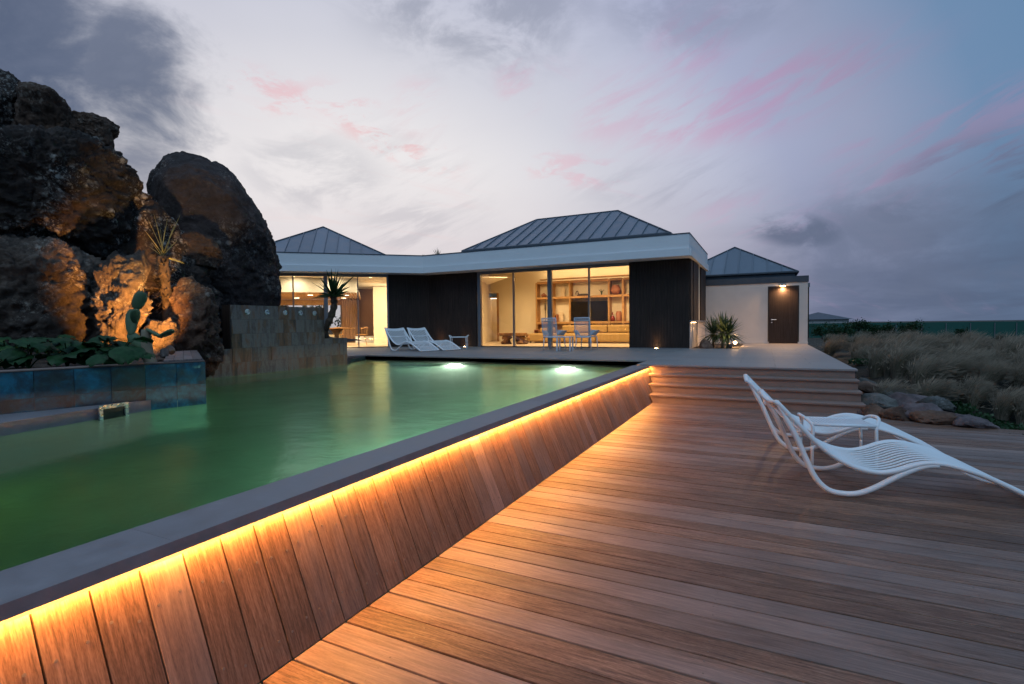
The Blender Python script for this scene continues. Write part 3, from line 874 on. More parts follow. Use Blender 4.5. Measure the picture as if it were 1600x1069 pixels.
    hp(MB().box(xs[0], xs[-1], FY - .02, FY + .08, GT, SOF), 'window_head', MAT['alu'])
    hp(MB().box(xs[0], xs[-1], FY - .02, FY + .08, P - .02, P + .028), 'window_sill', MAT['darkobj'])
    for i in range(4):
        a = xs[i] + (0 if i == 0 else ws[i - 1] / 2); b = xs[i + 1] - (ws[i] / 2 if i < 3 else 0)
        hp(MB().box(a + .002, b - .002, FY + .024, FY + .034, P + .03, GT - .002), 'window_pane', MAT['glass'])
    # ---- wing window
    ss = [at_wing(605, 500, 0)[0], at_wing(560, 500, 0)[0], at_wing(510, 500, 0)[0], at_wing(459, 500, 0)[0], at_wing(408, 500, 0)[0], at_wing(350, 500, 0)[0]]
    hp(wbox(MB(), ss[0] - .13, ss[0], -.03, .10, P, SOF), 'window_post', MAT['alu'])
    for s, w in zip(ss[1:5], (.045, .14, .045, .14)):
        hp(wbox(MB(), s - w / 2, s + w / 2, -.05 if w > .1 else -.01, .08, P, GT + (.1 if w > .1 else 0)), 'window_post', MAT['alu'])
    hp(wbox(MB(), ss[0], ss[-1], -.02, .08, GT, SOF), 'window_head', MAT['alu'])
    hp(wbox(MB(), ss[0], ss[-1], -.02, .08, P - .02, P + .028), 'window_sill', MAT['darkobj'])
    for a, b in zip(ss[:-1], ss[1:]):
        hp(wbox(MB(), a + .03, b - .03, .024, .034, P + .03, GT - .002), 'window_pane', MAT['glass'])
    # ---- side of the house towards the annex: low rendered wall, sill, dark shutters, window
    SX = -2.07
    hp(MB().box(SX - .05, SX + .0, FY - .04, 21.0, P, 1.42), 'side_wall', MAT['plaster'])
    hp(MB().box(SX - .06, SX + .07, FY - .05, 21.0, 1.422, 1.475), 'side_sill', MAT['alu'])
    def sidepanel(y0, y1, out):
        c = hp(MB().box(SX - .02, SX + out, y0, y1, 1.478, SOF - .012), 'shutter', MAT['darkwood'])
    sidepanel(FY + .02, FY + .55, .03); sidepanel(FY + .56, FY + 1.9, .05); sidepanel(FY + 2.75, FY + 4.35, .04)
    hp(MB().box(SX - .02, SX - .005, FY + 1.92, FY + 2.73, 1.478, SOF - .012), 'window_pane', MAT['cream'])
    hp(MB().tube([(SX + .05, FY + 1.45, P + .01), (SX + .05, FY + 1.45, 1.42)], .022, 8), 'down_pipe', MAT['alu'])
    # ---- roofs
    f0, f1 = at_y(722, 391, 17.3), at_y(1047, 362, 17.3); ez = 4.32
    hp(MB().box(f0.x + .15, f1.x - .15, 17.38, 23.5, FTOP - .03, ez - .01), 'roof_curb', MAT['zincdark'])
    hip_roof(house, 'roof', [(f0.x, 17.3, ez), (f1.x, 17.3, ez), (f1.x, 23.7, ez), (f0.x, 23.7, ez)], [(-8.86, 20.5, 5.93), (-5.31, 20.5, 5.93)], 17, 12, HL)
    s1, z1 = at_wing(603, 397, .75); s_a, z_a = at_wing(505, 355, 3.9)
    half = s_a - s1
    E4 = [Wp(s_a + half, .75, 4.2), Wp(s1, .75, 4.2), Wp(s1, 7.05, 4.2), Wp(s_a + half, 7.05, 4.2)]
    hp(wbox(MB(), s1 + .12, s_a + half - .12, .83, 6.95, FTOP - .03, 4.19), 'roof_curb', MAT['zincdark'])
    hip_roof(house, 'roof', E4, [Wp(s_a, 3.9, z_a), Wp(s_a - .0001, 3.9, z_a)], 11, 11, HL)

build_house()

# ---- annex
annex = thing('annex', 'small beige rendered annex with dark door and pointed zinc roof', 'building', (-.3, 21.1, P))
def build_annex():
    AL = Vector((-.3, 21.1, P)); y = 21.1
    def ap(m, n, mat, par=None): return m.build(n, mat, par or annex, loc=(-AL if par is None else None))
    ap(MB().box(-3.2, 1.375, y, y + 4.6, P - .1, 2.82), 'wall', MAT['plaster'])
    ap(MB().box(-3.2, 1.40, y - .03, y + 4.6, 2.822, 3.04), 'parapet', MAT['zincdark'])
    ap(MB().box(-3.1, .98, y + .28, y + 4.5, 3.042, 3.20), 'roof_curb', MAT['zincdark'])
    a = at_y(1148, 387, 23.9)
    hip_roof(annex, 'roof', [(-3.42, y + .2, 3.21), (1.07, y + .2, 3.21), (1.07, y + 5.4, 3.21), (-3.42, y + 5.4, 3.21)], [(a.x, 23.9, a.z), (a.x + .001, 23.9, a.z)], 9, 9, AL)
    d0, d1 = at_y(1201.5, 500, y), at_y(1246.5, 500, y)
    ap(MB().box(d0.x - .04, d1.x + .04, y - .012, y - .001, P + .01, 2.70), 'door_frame', MAT['darkobj'])
    door = MB().box(d0.x, d1.x, y - .055, y - .013, P + .015, 2.665).build('door', MAT['darkwood'], annex, loc=-AL)
    h = MB(); hz = 1.48
    h.disc((d0.x + .09, y - .055, hz), (0, -1, 0), .028, .01, 12); h.tube([(d0.x + .09, y - .06, hz), (d0.x + .09, y - .11, hz), (d0.x + .24, y - .11, hz)], .012, 8)
    h.build('handle', MAT['steel'], door)
    MB().disc((d0.x + .09, y - .0555, hz - .10), (0, -1, 0), .022, .008, 12).build('lock', MAT['steel'], door)
    ap(MB().box(1.40, 1.52, y + 1.6, y + 3.4, .75, 2.72), 'side_panel', MAT['darkwood'])
    ap(MB().box(1.376, 1.54, y + 1.5, y + 3.5, 2.722, 2.88), 'side_flashing', MAT['alu'])
    ap(MB().box(-3.2, 1.39, y - .02, y - .001, P, P + .07), 'skirting', MAT['plaster'])
build_annex()
def point(name, loc, energy, col=WARM, size=.03, parent=None):
    l = bpy.data.lights.new(name, 'POINT'); l.energy = energy; l.color = col; l.shadow_soft_size = size
    o = bpy.data.objects.new(name, l); COL.objects.link(o); o.location = loc
    if parent: o.parent = parent
    return o
def spot(name, loc, target, energy, col=WARM, ang=70, size=.03, blend=.6, parent=None):
    l = bpy.data.lights.new(name, 'SPOT'); l.energy = energy; l.color = col; l.shadow_soft_size = size
    l.spot_size = R(ang); l.spot_blend = blend
    o = bpy.data.objects.new(name, l); COL.objects.link(o)
    o.location = loc
    d = (Vector(target) - Vector(loc)).normalized()
    o.rotation_euler = d.to_track_quat('-Z', 'Y').to_euler()
    if parent: o.parent = parent
    return o
def area(name, loc, target, energy, sx, sy, col=WARM, parent=None):
    l = bpy.data.lights.new(name, 'AREA'); l.energy = energy; l.color = col; l.shape = 'RECTANGLE'; l.size = sx; l.size_y = sy
    o = bpy.data.objects.new(name, l); COL.objects.link(o); o.location = loc
    d = (Vector(target) - Vector(loc)).normalized(); o.rotation_euler = d.to_track_quat('-Z', 'Y').to_euler()
    if parent: o.parent = parent
    return o

def wall_lamp():
    q = at_y(1223, 449, 21.1)
    t = thing('door_lamp', 'small glowing lamp fixed above the dark annex door', 'lamp', (q.x, 21.045, 2.705))
    MB().box(-.09, .09, -.10, .048, .0, .035).build('housing', MAT['alu'], t)
    MB().box(-.08, .08, -.095, -.005, -.022, -.001).build('bulb', mat_emit('door_lamp_glow', (1, .55, .22), 45), t)
    spot('door_lamp_light', (0, -.05, -.03), (0, -.35, -1), 330, (1, .56, .26), 172, .05, .9, t)
wall_lamp()

# ------------------------------------------------------------------ interior of the main room
BY = 22.0
def interior():
    def hb(m, n, mat): return hp(m, n, mat)
    hb(MB().box(-11.62, -2.2, BY, BY + .15, P, 3.98), 'interior_wall', MAT['cream'])
    hb(MB().box(-2.35, -2.13, FY + .2, BY, P, 3.98), 'interior_wall', MAT['cream'])
    hb(MB().box(-14.6, -2.2, FY + .12, BY + .1, 3.955, 3.968), 'ceiling', MAT['ceil'])
    hb(MB().box(-9.7, -2.4, FY + .13, FY + .17, GT + .1, 3.95), 'interior_lintel', MAT['ceil'])
    # partition running back from the left window post
    a = Vector((-9.95, FY + .2, 0)); b = Vector((-13.3, BY + 3, 0)); d = (b - a).normalized(); n_ = Vector((d.y, -d.x, 0))
    hb(MB().obox(a + Vector((0, 0, P)), d, n_, (0, 0, 1), (b - a).length, -.1, 3.35), 'interior_wall', MAT['cream'])
    hb(MB().box(-13.2, -11.62, BY, BY + .1, 2.95, 3.95), 'interior_wall', MAT['cream'])
    hb(MB().box(-11.66, -11.55, BY - .03, BY - .001, P, 2.95), 'door_jamb', MAT['oak'])
    hb(MB().box(-13.6, -11.5, BY + .16, BY + 4.6, 2.75, 2.78), 'ceiling', MAT['slatwood'])
    hb(MB().box(-11.5, -11.35, BY + .16, BY + 4.6, P, 2.75), 'interior_wall', MAT['cream'])
    hb(MB().box(-13.2, -11.7, BY + 4.5, BY + 4.51, P, 2.7), 'window_pane', MAT['glass'])
    # lamps in the ceiling
    for x in (-9.2, -7.4, -5.6, -3.8):
        for y in (17.9, 19.6):
            t = thing('ceiling_downlight', 'round recessed downlight in the living room ceiling', 'lamp', (x, y, 3.954), 0, 'living room ceiling downlights')
            MB().lathe([(.075, -.012), (.08, .0)], 16).build('rim', MAT['white'], t)
            MB().lathe([(.06, -.0135), (.06, -.0125)], 16).build('lens', mat_emit('downlight_glow', (1, .62, .28), 12), t)
            spot('downlight', (0, 0, -.03), (0, .15, -1), 290, (1, .68, .35), 150, .06, .8, t)
    t = thing('cove_light', 'long warm cove light above the shelving in the living room', 'lamp', (-6.2, BY - .55, 3.44))
    MB().box(-2.9, 3.2, -.12, .10, -.05, .0).build('trough', MAT['oak'], t)
    area('cove_glow', (0, .0, .03), (0, .45, 1), 40, 6.0, .06, (1, .67, .34), t)
    t = thing('corridor_pendant', 'bright pendant lamp hanging in the corridor behind the living room', 'lamp', tuple(at_y(774, 480, BY + 1.6)))
    MB().tube([(0, 0, .09), (0, 0, 2.72 - t.location.z)], .006, 6).build('cord', MAT['darkobj'], t)
    MB().lathe([(.02, -.1), (.09, -.06), (.07, .04), (.02, .1)], 14).build('shade', mat_emit('pendant_glow', (1, .75, .45), 14), t, smooth=True)
    point('pendant_light', (0, -.0, -.25), 60, (1, .62, .3), .08, t)
    for yy in (BY + .7, BY + 1.5):
        t = thing('corridor_strip_lamp', 'slim white strip lamp under the corridor ceiling', 'lamp', (-12.35, yy, 2.745), 0, 'strip lamps in the corridor')
        MB().box(-.75, .75, -.03, .03, -.02, 0).build('tube', mat_emit('corridor_strip_glow', (1, .9, .75), 5), t)
interior()

def shelving():
    y1 = BY - .005; y0 = BY - .42
    t = thing('shelving_unit', 'oak wall shelving with open compartments around a television', 'shelving', (-7, BY, P)); L = Vector((-7, BY, P))
    cols = [838, 862, 877, 890, 951, 973, 996, 1020]
    X = [at_y(c, 470, y0).x for c in cols]
    Z = [at_y(900, p, y0).z for p in (441, 463, 503, 523)]
    Z = [3.30, 2.60, 1.47, .98]
    W = .075
    def part(m, n, mat=None): return m.build(n, mat or MAT['oak'], t, loc=-L)
    part(MB().box(X[0], X[-1], y1 - .02, y1, P, Z[0]), 'back_panel', MAT['cream'])
    for i, x in enumerate(X):
        if i == 2: continue
        part(MB().box(x - W / 2, x + W / 2, y0, y1 - .021, P + .02, Z[0]), 'upright')
    for j, z in enumerate(Z + [P + .06]):
        for a, b in zip(range(len(X) - 1), range(1, len(X))):
            part(MB().box(X[a] + (W / 2 + .001 if a != 2 else .0), X[b] - (W / 2 + .001 if b != 2 else 0), y0 + .003, y1 - .022, z - .05, z + .045), 'shelf')
            if j < 3 and random.random() < 2:
                pass
    # television
    tv = thing('television', 'wide black television hanging in the oak shelving', 'television', ((X[3] + X[4]) / 2, BY - .3, 1.98))
    MB().box(-.86, .86, -.03, .03, -.42, .42).build('casing', MAT['black'], tv, bevel=.01)
    MB().box(-.84, .84, -.034, -.0305, -.40, .40).build('screen', MAT['black'], tv)
    yy = BY - .22
    def ob(name, px, z, prof, mat, label, cat):
        p = at_y(px, 470, yy); o = MB().lathe(prof, 16).build(name, mat, smooth=True, loc=(p.x, yy, z)); tag(o, label, cat); return o
    s1 = Z[1] + .047; s2 = Z[2] + .047
    ob('clay_pot', 962, s1, [(.10, 0), (.20, .10), (.24, .2), (.17, .34), (.13, .38), (.16, .42)], MAT['terracotta'], 'wide clay pot on the top shelf above the red bottle', 'pot')
    ob('red_bottle', 957, s2, [(.07, 0), (.10, .08), (.09, .16), (.03, .24), (.025, .36), (.035, .38)], MAT['redglass'], 'red long necked bottle on the middle shelf', 'bottle')
    ob('glass_jar', 967, s2, [(.12, 0), (.13, .05), (.13, .34), (.10, .38), (.10, .42)], MAT['terracotta'], 'tall amber jar beside the red bottle', 'jar')
    ob('slender_statue', 852, s2, [(.06, 0), (.06, .03), (.015, .05), (.02, .5), (.04, .6), (.035, .8), (.01, .9), (.01, 1.0)], MAT['darkobj'], 'slender dark figure on the left shelf', 'statue')
    o = MB(); c = catmull([(-.28, 0, .10), (-.25, 0, .22), (-.18, 0, .23), (-.15, 0, .12), (-.05, 0, .06), (.1, 0, .09), (.3, 0, .07)], 5)
    o.tube(c, [.02] * len(c), 8); o.tube([(-.2, 0, .05), (.0, 0, .07), (.25, 0, .07), (.36, 0, .05)], [.03, .05, .05, .02], 8)
    p = at_y(909, 470, yy); tag(o.build('swan_ornament', MAT['darkobj'], loc=(p.x, yy, s1 - .02), smooth=True), 'dark swan shaped ornament above the television', 'ornament')
    o = MB(); o.tube([(-.12, 0, .08), (0, 0, .12), (.12, 0, .07)], [.05, .09, .03], 8)
    for q in (-.08, .07): o.tube([(q, 0, .08), (q, 0, 0)], .025, 6)
    p = at_y(850, 470, yy); tag(o.build('animal_figurine', MAT['terracotta'], loc=(p.x, yy, s1), smooth=True), 'small brown animal figurine on the top left shelf', 'figurine')
    o = MB()
    for k in range(7):
        a = k * .9; o.tube([(0, 0, 0), (.05 * math.cos(a), .03 * math.sin(a), .18), (.13 * math.cos(a), .05 * math.sin(a), .22 + .03 * (k % 3))], .008, 5)
    p = at_y(940, 470, yy); tag(o.build('dried_flower', MAT['leafdark'], loc=(p.x, yy, s1)), 'dried flower stem above the right end of the television', 'flower')
    for i, (px, z, w, h) in enumerate([(875, s1, .10, .42), (871.5, s2, .12, .45)]):
        p = at_y(px, 470, yy); tag(MB().box(-w, w, -.02, .02, 0, h).build('framed_print', MAT['paper'], loc=(p.x + .12, yy + .05, z), bevel=.01), ('framed print leaning on the top shelf left of the ornament', 'framed print on the middle shelf left of the television')[i], 'picture')
    for i, px in enumerate((866.5, 868.5, 870.5)):
        p = at_y(px, 470, yy - .1); tag(MB().box(-.025, .025, -.12, .12, 0, .24 + .05 * i).build('book', MAT['darkobj'] if i % 2 else MAT['terracotta'], loc=(p.x, yy - .08, s2)), ('short brown book in front of the framed print', 'dark book between two brown books', 'taller brown book beside the television upright')[i], 'book')
shelving()

def soft_box(m, x0, x1, y0, y1, z0, z1): return m.box(x0, x1, y0, y1, z0, z1)
def sofa():
    a = at_z(821, 537, P + .02); y0 = 20.1
    xl = at_y(821, 530, y0).x; xr = -3.6
    t = thing('sofa', 'long low ochre fabric sofa of joined modules in the living room', 'sofa', ((xl + xr) / 2, y0, P + .012)); L = Vector(t.location)
    cut = [xl, xl + 1.75, xl + 3.1, xr]
    for i in range(3):
        MB().box(cut[i] + .01, cut[i + 1] - .01, y0, y0 + 1.0, P + .075, P + .42).build('seat_module', MAT['sofa'], t, loc=-L, bevel=.06)
    for x in (xl + .15, xl + 1.6, xl + 3.2, xr - .2):
        MB().box(x, x + .06, y0 + .1, y0 + .16, P + .012, P + .074).build('foot', MAT['darkobj'], t, loc=-L)
    MB().box(xl + .35, xl + 1.05, y0 + .72, y0 + 1.0, P + .421, P + .66).build('back_cushion', MAT['sofa'], t, loc=-L, bevel=.07)
    for a, b in ((xl + 1.4, xl + 3.4), (xl + 3.42, xr)):
        MB().box(a, b, y0 + .72, y0 + 1.0, P + .421, P + .76).build('back_cushion', MAT['sofa'], t, loc=-L, bevel=.07)
    q = at_y(829, 526, y0 + .6)
    s = thing('side_cube', 'small open cube table at the left end of the sofa', 'table', (xl + .12, y0 + 1.25, P + .012))
    for n, bx in (('side_panel', (-.18, -.15)), ('side_panel', (.15, .18))): MB().box(bx[0], bx[1], -.18, .18, 0, .56).build(n, MAT['terracotta'], s)
    MB().box(-.149, .149, -.18, .18, .53, .56).build('top', MAT['terracotta'], s)
    # coffee table from a root
    cx = at_z(800, 537, P + .02)
    y0 = 18.9; x0, x1 = at_y(779, 530, y0).x, at_y(824, 530, y0).x
    c = thing('root_table', 'gnarled tree root coffee table behind the window', 'table', ((x0 + x1) / 2, y0, P + .012))
    m = MB(); w = (x1 - x0) / 2; rnd = random.Random(3)
    MB().prism([(w * math.cos(k * .449) * (1 + rnd.uniform(-.12, .1)), .42 * math.sin(k * .449) * (1 + rnd.uniform(-.2, .1))) for k in range(14)], .34, .46).build('top', MAT['stump'], c, bevel=.02)
    for k in range(6):
        a = rnd.uniform(-w * .7, w * .7); b = rnd.uniform(-.2, .2)
        pts = catmull([(a, b, .34), (a + rnd.uniform(-.1, .1), b, .2), (a + rnd.uniform(-.15, .15), b + rnd.uniform(-.1, .1), .0)], 4)
        MB().tube(pts, [.12 + .04 * math.sin(i) for i in range(len(pts))], 9).build('root_leg', MAT['stump'], c, smooth=True)
    for k in range(3):
        a = rnd.uniform(-w, w)
        pts = catmull([(a, .2, .36), (a * 1.1, .25, .30), (a * 1.25, .1, .22)], 4); MB().tube(pts, .06, 8).build('root_branch', MAT['stump'], c, smooth=True)
sofa()

# ------------------------------------------------------------------ dining wing
def dining():
    hb = lambda m, n, mat: hp(m, n, mat)
    T = 7.2
    s0 = .0; s9 = 9.4
    # white bulkhead inside the glass, slatted ceiling behind
    sc, _ = at_wing(559, 450, .3)
    hb(wbox(MB(), sc, s9, 1.2, 1.26, 2.76, 3.325), 'bulkhead', MAT['ceil'])
    hb(wbox(MB(), sc, s9, 1.27, T, 2.86, 2.9), 'ceiling', MAT['ceil'])
    hb(wbox(MB(), -3.2, s9, .12, T + .3, 3.33, 3.36), 'ceiling', MAT['ceil'])
    m = MB(); s = sc
    while s < s9:
        wbox(m, s, s + .05, 1.27, T, 2.77, 2.83); s += .12
    c = hb(m, 'ceiling_slats', MAT['slatwood']); c['kind'] = 'stuff'
    # rear wall with garden windows between plain parts
    sw0 = at_wing(533, 490, T)[0]; sw1 = at_wing(420, 490, T)[0]; sr = at_wing(583, 490, T)[0]; sr2 = at_wing(562, 490, T)[0]
    hb(wbox(MB(), -4.0, sr, T - 2.0, T - 1.9, P, 3.3), 'interior_wall', MAT['cream'])
    hb(wbox(MB(), sr - 3.0, sw0 - .0, T, T + .12, P, 3.325), 'interior_wall', MAT['curtain'])
    hb(wbox(MB(), sw0, sw1, T, T + .12, 2.50, 2.78), 'interior_wall', MAT['slatwood'])
    hb(wbox(MB(), sw0, sw1, T, T + .12, P, 1.02), 'interior_wall', MAT['cream'])
    hb(wbox(MB(), sw1, s9, T, T + .12, P, 2.78), 'interior_wall', MAT['cream'])
    hb(wbox(MB(), s9, s9 + .12, .0, T, P, 3.3), 'interior_wall', MAT['cream'])
    for i in range(5):
        a = sw0 + (sw1 - sw0) * i / 4
        hb(wbox(MB(), a - .03, a + .03, T - .02, T + .1, 1.02, 2.5), 'window_post', MAT['alu'])
        if i < 4: hb(wbox(MB(), a + .031, a + (sw1 - sw0) / 4 - .031, T + .04, T + .05, 1.021, 2.499), 'window_pane', MAT['glass'])
    # curtain of vertical folds
    m = MB(); pts = []; ca, cb = at_wing(562, 490, T - .3)[0], at_wing(534, 490, T - .3)[0]
    n = 46; v0 = len(m.v)
    for k in range(n + 1):
        s = ca + (cb - ca) * k / n; t = T - .3 + .035 * math.sin(k * 1.4)
        m.v += [tuple(Wp(s, t, P + .03)), tuple(Wp(s, t, 2.76))]
    for k in range(n): m.f.append((2 * k, 2 * k + 2, 2 * k + 3, 2 * k + 1))
    cu = m.build('curtain', MAT['curtain']); tag(cu, 'brown floor length curtain hanging in the dining wing', 'curtain')
    # lamps
    for i, (s, t) in enumerate([(3.2, 2.4), (4.6, 2.4), (6.2, 2.4), (3.4, 4.6), (5.4, 4.6)]):
        q = Wp(s, t, 2.765)
        f = thing('track_spot', 'small white track spot under the slatted dining ceiling', 'lamp', tuple(q), math.atan2(WD.y, WD.x), 'track spots in the dining wing')
        MB().box(-.11, .11, -.03, .03, -.045, 0).build('body', MAT['white'], f)
        MB().box(-.10, .10, -.025, .025, -.054, -.046).build('lens', mat_emit('track_spot_glow', (1, .78, .5), 12), f)
        spot('track_light', (0, 0, -.07), (0, .05, -1), 400, (1, .72, .40), 150, .05, .8, f)
    for i, s in enumerate((2.2, 3.6, 5.0, 6.4)):  # downlights added to brighten the bulkhead, which room lamps do not reach
        f = thing('ceiling_downlight', 'added round downlight brightening the white bulkhead behind the dining window', 'lamp', tuple(Wp(s, .65, 3.328)), 0, 'added downlights along the dining window')
        MB().lathe([(.07, -.012), (.075, .0)], 16).build('rim', MAT['white'], f)
        MB().lathe([(.055, -.0135), (.055, -.0125)], 16).build('lens', mat_emit('bulkhead_fill_glow', (1, .62, .28), 10), f)
        spot('downlight', (0, 0, -.03), tuple(WN * .3 + Vector((0, 0, -1))), 90, (1, .78, .48), 165, .06, .8, f)
    f = thing('wall_washer', 'bright lamp washing the white wall beside the dark cladding', 'lamp', tuple(Wp(1.1, 3.2, 2.84)))
    MB().lathe([(.07, -.02), (.07, 0.0)], 14).build('lens', mat_emit('washer_glow', (1, .8, .55), 14), f)
    area('washer_light', (0, 0, -.05), tuple(WN * .9 + WD * .4 + Vector((0, 0, -1))), 110, .3, .3, (1, .80, .52), f)
    # table and chairs
    tc = at_wing(526, 521, 3.0); s, t = tc[0], 3.0
    rz = math.atan2(WD.y, WD.x)
    tb = thing('dining_table', 'round pale wood dining table with flared stem in the dining wing', 'table', tuple(Wp(s, t, P + .012)), rz)
    MB().lathe([(.75, .71), (.78, .73), (.78, .75)], 28).build('top', MAT['oak'], tb)
    MB().lathe([(.34, 0), (.30, .03), (.10, .2), (.09, .45), (.3, .70)], 20).build('stem', MAT['darkobj'], tb, smooth=True)
    def chair(dx, dy, a, label):
        c = thing('dining_chair', label, 'chair', tuple(Wp(s + dx, t + dy, P + .012)), rz + a, 'wooden chairs round the dining table')
        MB().lathe([(.20, .42), (.23, .44), (.23, .46)], 16).build('seat', MAT['oak'], c)
        for i in range(4):
            w = math.pi / 4 + i * math.pi / 2
            MB().tube([(.13 * math.cos(w), .13 * math.sin(w), .43), (.27 * math.cos(w), .27 * math.sin(w), 0)], [.017, .012], 7).build('leg', MAT['oak'], c)
        MB().tube([(.24 * math.cos(w), .24 * math.sin(w), .72 + .04 * math.cos(w)) for w in [(-.5 + k / 8) * 3.6 for k in range(9)]], .016, 7).build('back_rail', MAT['oak'], c)
        for k in range(7):
            w = (-.5 + k / 6) * 3.2
            MB().tube([(.20 * math.cos(w), .20 * math.sin(w), .45), (.24 * math.cos(w), .24 * math.sin(w), .72 + .04 * math.cos(w))], .008, 5).build('spindle', MAT['oak'], c)
    chair(-1.05, -.15, math.pi, 'wooden spindle back chair on the cladding side of the dining table')
    chair(.9, -.5, 0, 'wooden spindle back chair behind the dragon tree, left of the dining table')
    chair(.0, 1.1, math.pi / 2, 'wooden spindle back chair on the far side of the dining table')
    # sideboard and basin behind
    sb = thing('low_sideboard', 'low white lit sideboard under the brown curtain', 'sideboard', tuple(Wp(sw0 - 1.6, T - .75, P + .012)), rz)
    MB().box(-1.0, .9, -.2, .2, 0, .28).build('body', MAT['white'], sb)
    MB().box(-1.02, .92, -.22, .22, .281, .31).build('top', MAT['white'], sb)
dining()

def uplight(px, py, label, y_wall, loc=None):
    q = Vector(loc) if loc else at_z(px, py, P)
    t = thing('floor_uplight', label, 'lamp', (q.x, q.y, P), 0, 'recessed floor uplights')
    MB().lathe([(.055, .001), (.055, .008), (.045, .010)], 16).build('rim', MAT['steel'], t)
    MB().lathe([(.04, .0105), (.04, .014)], 16).build('lens', mat_emit('uplight_glow', (1, .62, .28), 60), t)
    spot('uplight_beam', (0, 0, .03), (0, .12, 1), 6, (1, .55, .2), 70, .02, .9, t)
uplight(1024, 544.5, 'small glowing floor lamp below the dark cladding right of the big window', FY, (-3.05, FY - .20, P))
uplight(648, 543, 'small glowing floor lamp behind the mesh lounger next to the dining window', FY, (-11.2, FY - .22, P))
uplight(715, 543, 'small glowing floor lamp behind the mesh lounger next to the little table', FY, (-10.05, FY - .22, P))
# lights under the side sill
sl = thing('sill_light', 'warm lamps under the window sill washing the low side wall', 'lamp', (-2.035, FY + .35, 1.415))
MB().box(-.03, .03, -.05, .05, -.012, .0).build('lens', mat_emit('sill_glow', (1, .6, .28), 20), sl)
MB().box(-.03, .03, .60, .70, -.012, .0).build('lens', mat_emit('sill_glow', (1, .6, .28), 20), sl)
for yy in (.0, .65): spot('sill_beam', (.03, yy, -.03), (.02, yy, -1), 9, (1, .58, .25), 75, .02, .8, sl)
# ------------------------------------------------------------------ boulders
RX = Vector((CAM[0][0], CAM[1][0], 0)).normalized()
def rock_from_outline(name, label, outline, dep, thick, mat, seed, amp=.10, sub=5, cpx=None, ridge=.5, group='boulders heaped behind the planter', flat=1.0, tilt=0.0, cuts=7, rough=1.0):
    """a boulder whose outline, at distance dep, has the given corners (photo pixels give directions); depth = thick"""
    pts = [at_d(px, py, dep) for px, py in outline]
    n = len(pts); c = sum(pts, Vector()) / n
    if cpx: c = at_d(cpx[0], cpx[1], dep)
    fw = (c - EYE); fw.z = 0; fw.normalize(); rt = Vector((fw.y, -fw.x, 0)); up = Vector((0, 0, 1))
    pol = []
    for p in pts:
        d = p - c; pol.append((math.atan2(d.dot(up), d.dot(rt)), math.hypot(d.dot(up), d.dot(rt)), d.dot(rt), d.dot(up)))
    pol.sort()
    def rad(th):
        # ray / polygon intersection
        cx, sy = math.cos(th), math.sin(th); best = None
        for i in range(n):
            a, b = pol[i], pol[(i + 1) % n]
            x1, y1, x2, y2 = a[2], a[3], b[2], b[3]
            den = cx * (y2 - y1) - sy * (x2 - x1)
            if abs(den) < 1e-9: continue
            t = (x1 * (y2 - y1) - y1 * (x2 - x1)) / den; u = (x1 * sy - y1 * cx) / den
            if t > 0 and -1e-6 <= u <= 1 + 1e-6: best = t if best is None else max(best, t)
        return best or .3
    tab = [rad(-math.pi + 2 * math.pi * k / 240) for k in range(240)]
    tab = [(tab[k - 1] + 2 * tab[k] + tab[(k + 1) % 240]) / 4 for k in range(240)]
    mean = sum(tab) / 240
    bm = bmesh.new(); bmesh.ops.create_icosphere(bm, subdivisions=sub, radius=1)
    off = Vector((seed * 7.3, seed * 3.1, seed * 1.7)); base = []; nrm = []
    for v in bm.verts:
        q = v.co.copy()                    # x right, z up, y depth
        th = math.atan2(q.z, q.x); k = (th + math.pi) / (2 * math.pi) * 240
        i = int(k) % 240; fr = k - int(k); rr = tab[i] * (1 - fr) + tab[(i + 1) % 240] * fr
        hxy = math.hypot(q.x, q.z)
        sg = math.copysign(abs(q.y) ** flat, q.y)
        p = rt * (math.cos(th) * rr * hxy ** .8) + up * (math.sin(th) * rr * hxy ** .8) + fw * (sg * thick)
        p += fw * (tilt * p.z)
        base.append(p); nrm.append((rt * q.x + up * q.z + fw * q.y).normalized())
    rc = random.Random(seed * 31)
    for k in range(cuts):                  # broken faces turned to the open side
        a_ = rc.uniform(-.6, .6); e_ = rc.uniform(-.45, .5)
        n_ = (-fw * math.cos(a_) * math.cos(e_) + rt * math.sin(a_) * math.cos(e_) + up * math.sin(e_)).normalized()
        lim = max(p.dot(n_) for p in base) * rc.uniform(.70, .9)
        for i, p in enumerate(base):
            ex = p.dot(n_) - lim
            if ex > 0: base[i] = p - n_ * ex * .9
    for v, p, nd in zip(bm.verts, base, nrm):
        w = c + p + off
        d1 = noise.fractal(w * (1.1 / max(.4, mean)), 1.0, 2.1, 5) * amp
        rg = noise.ridged_multi_fractal(w * (1.7 / max(.4, mean)), .9, 2.2, 5, .9, 2.0) - 1.1
        d3 = noise.fractal(w * 6.0, .6, 2.1, 5) * .075 + (noise.ridged_multi_fractal(w * 3.4, .8, 2.2, 4, .9, 2.0) - 1.1) * .055
        cell = noise.voronoi(w * (2.2 / max(.4, mean)))[0]
        crack = -max(0, .10 - (cell[1] - cell[0])) * 1.1
        v.co = p + nd * (mean * (d1 + .045 * rg * ridge + crack * .9 * amp / .1 * .35) + d3 * rough * min(1, mean))
    me = bpy.data.meshes.new(name); bm.to_mesh(me); bm.free()
    for p in me.polygons: p.use_smooth = True
    o = link(name, me, mat, None, c)
    return tag(o, label, 'boulder', group)

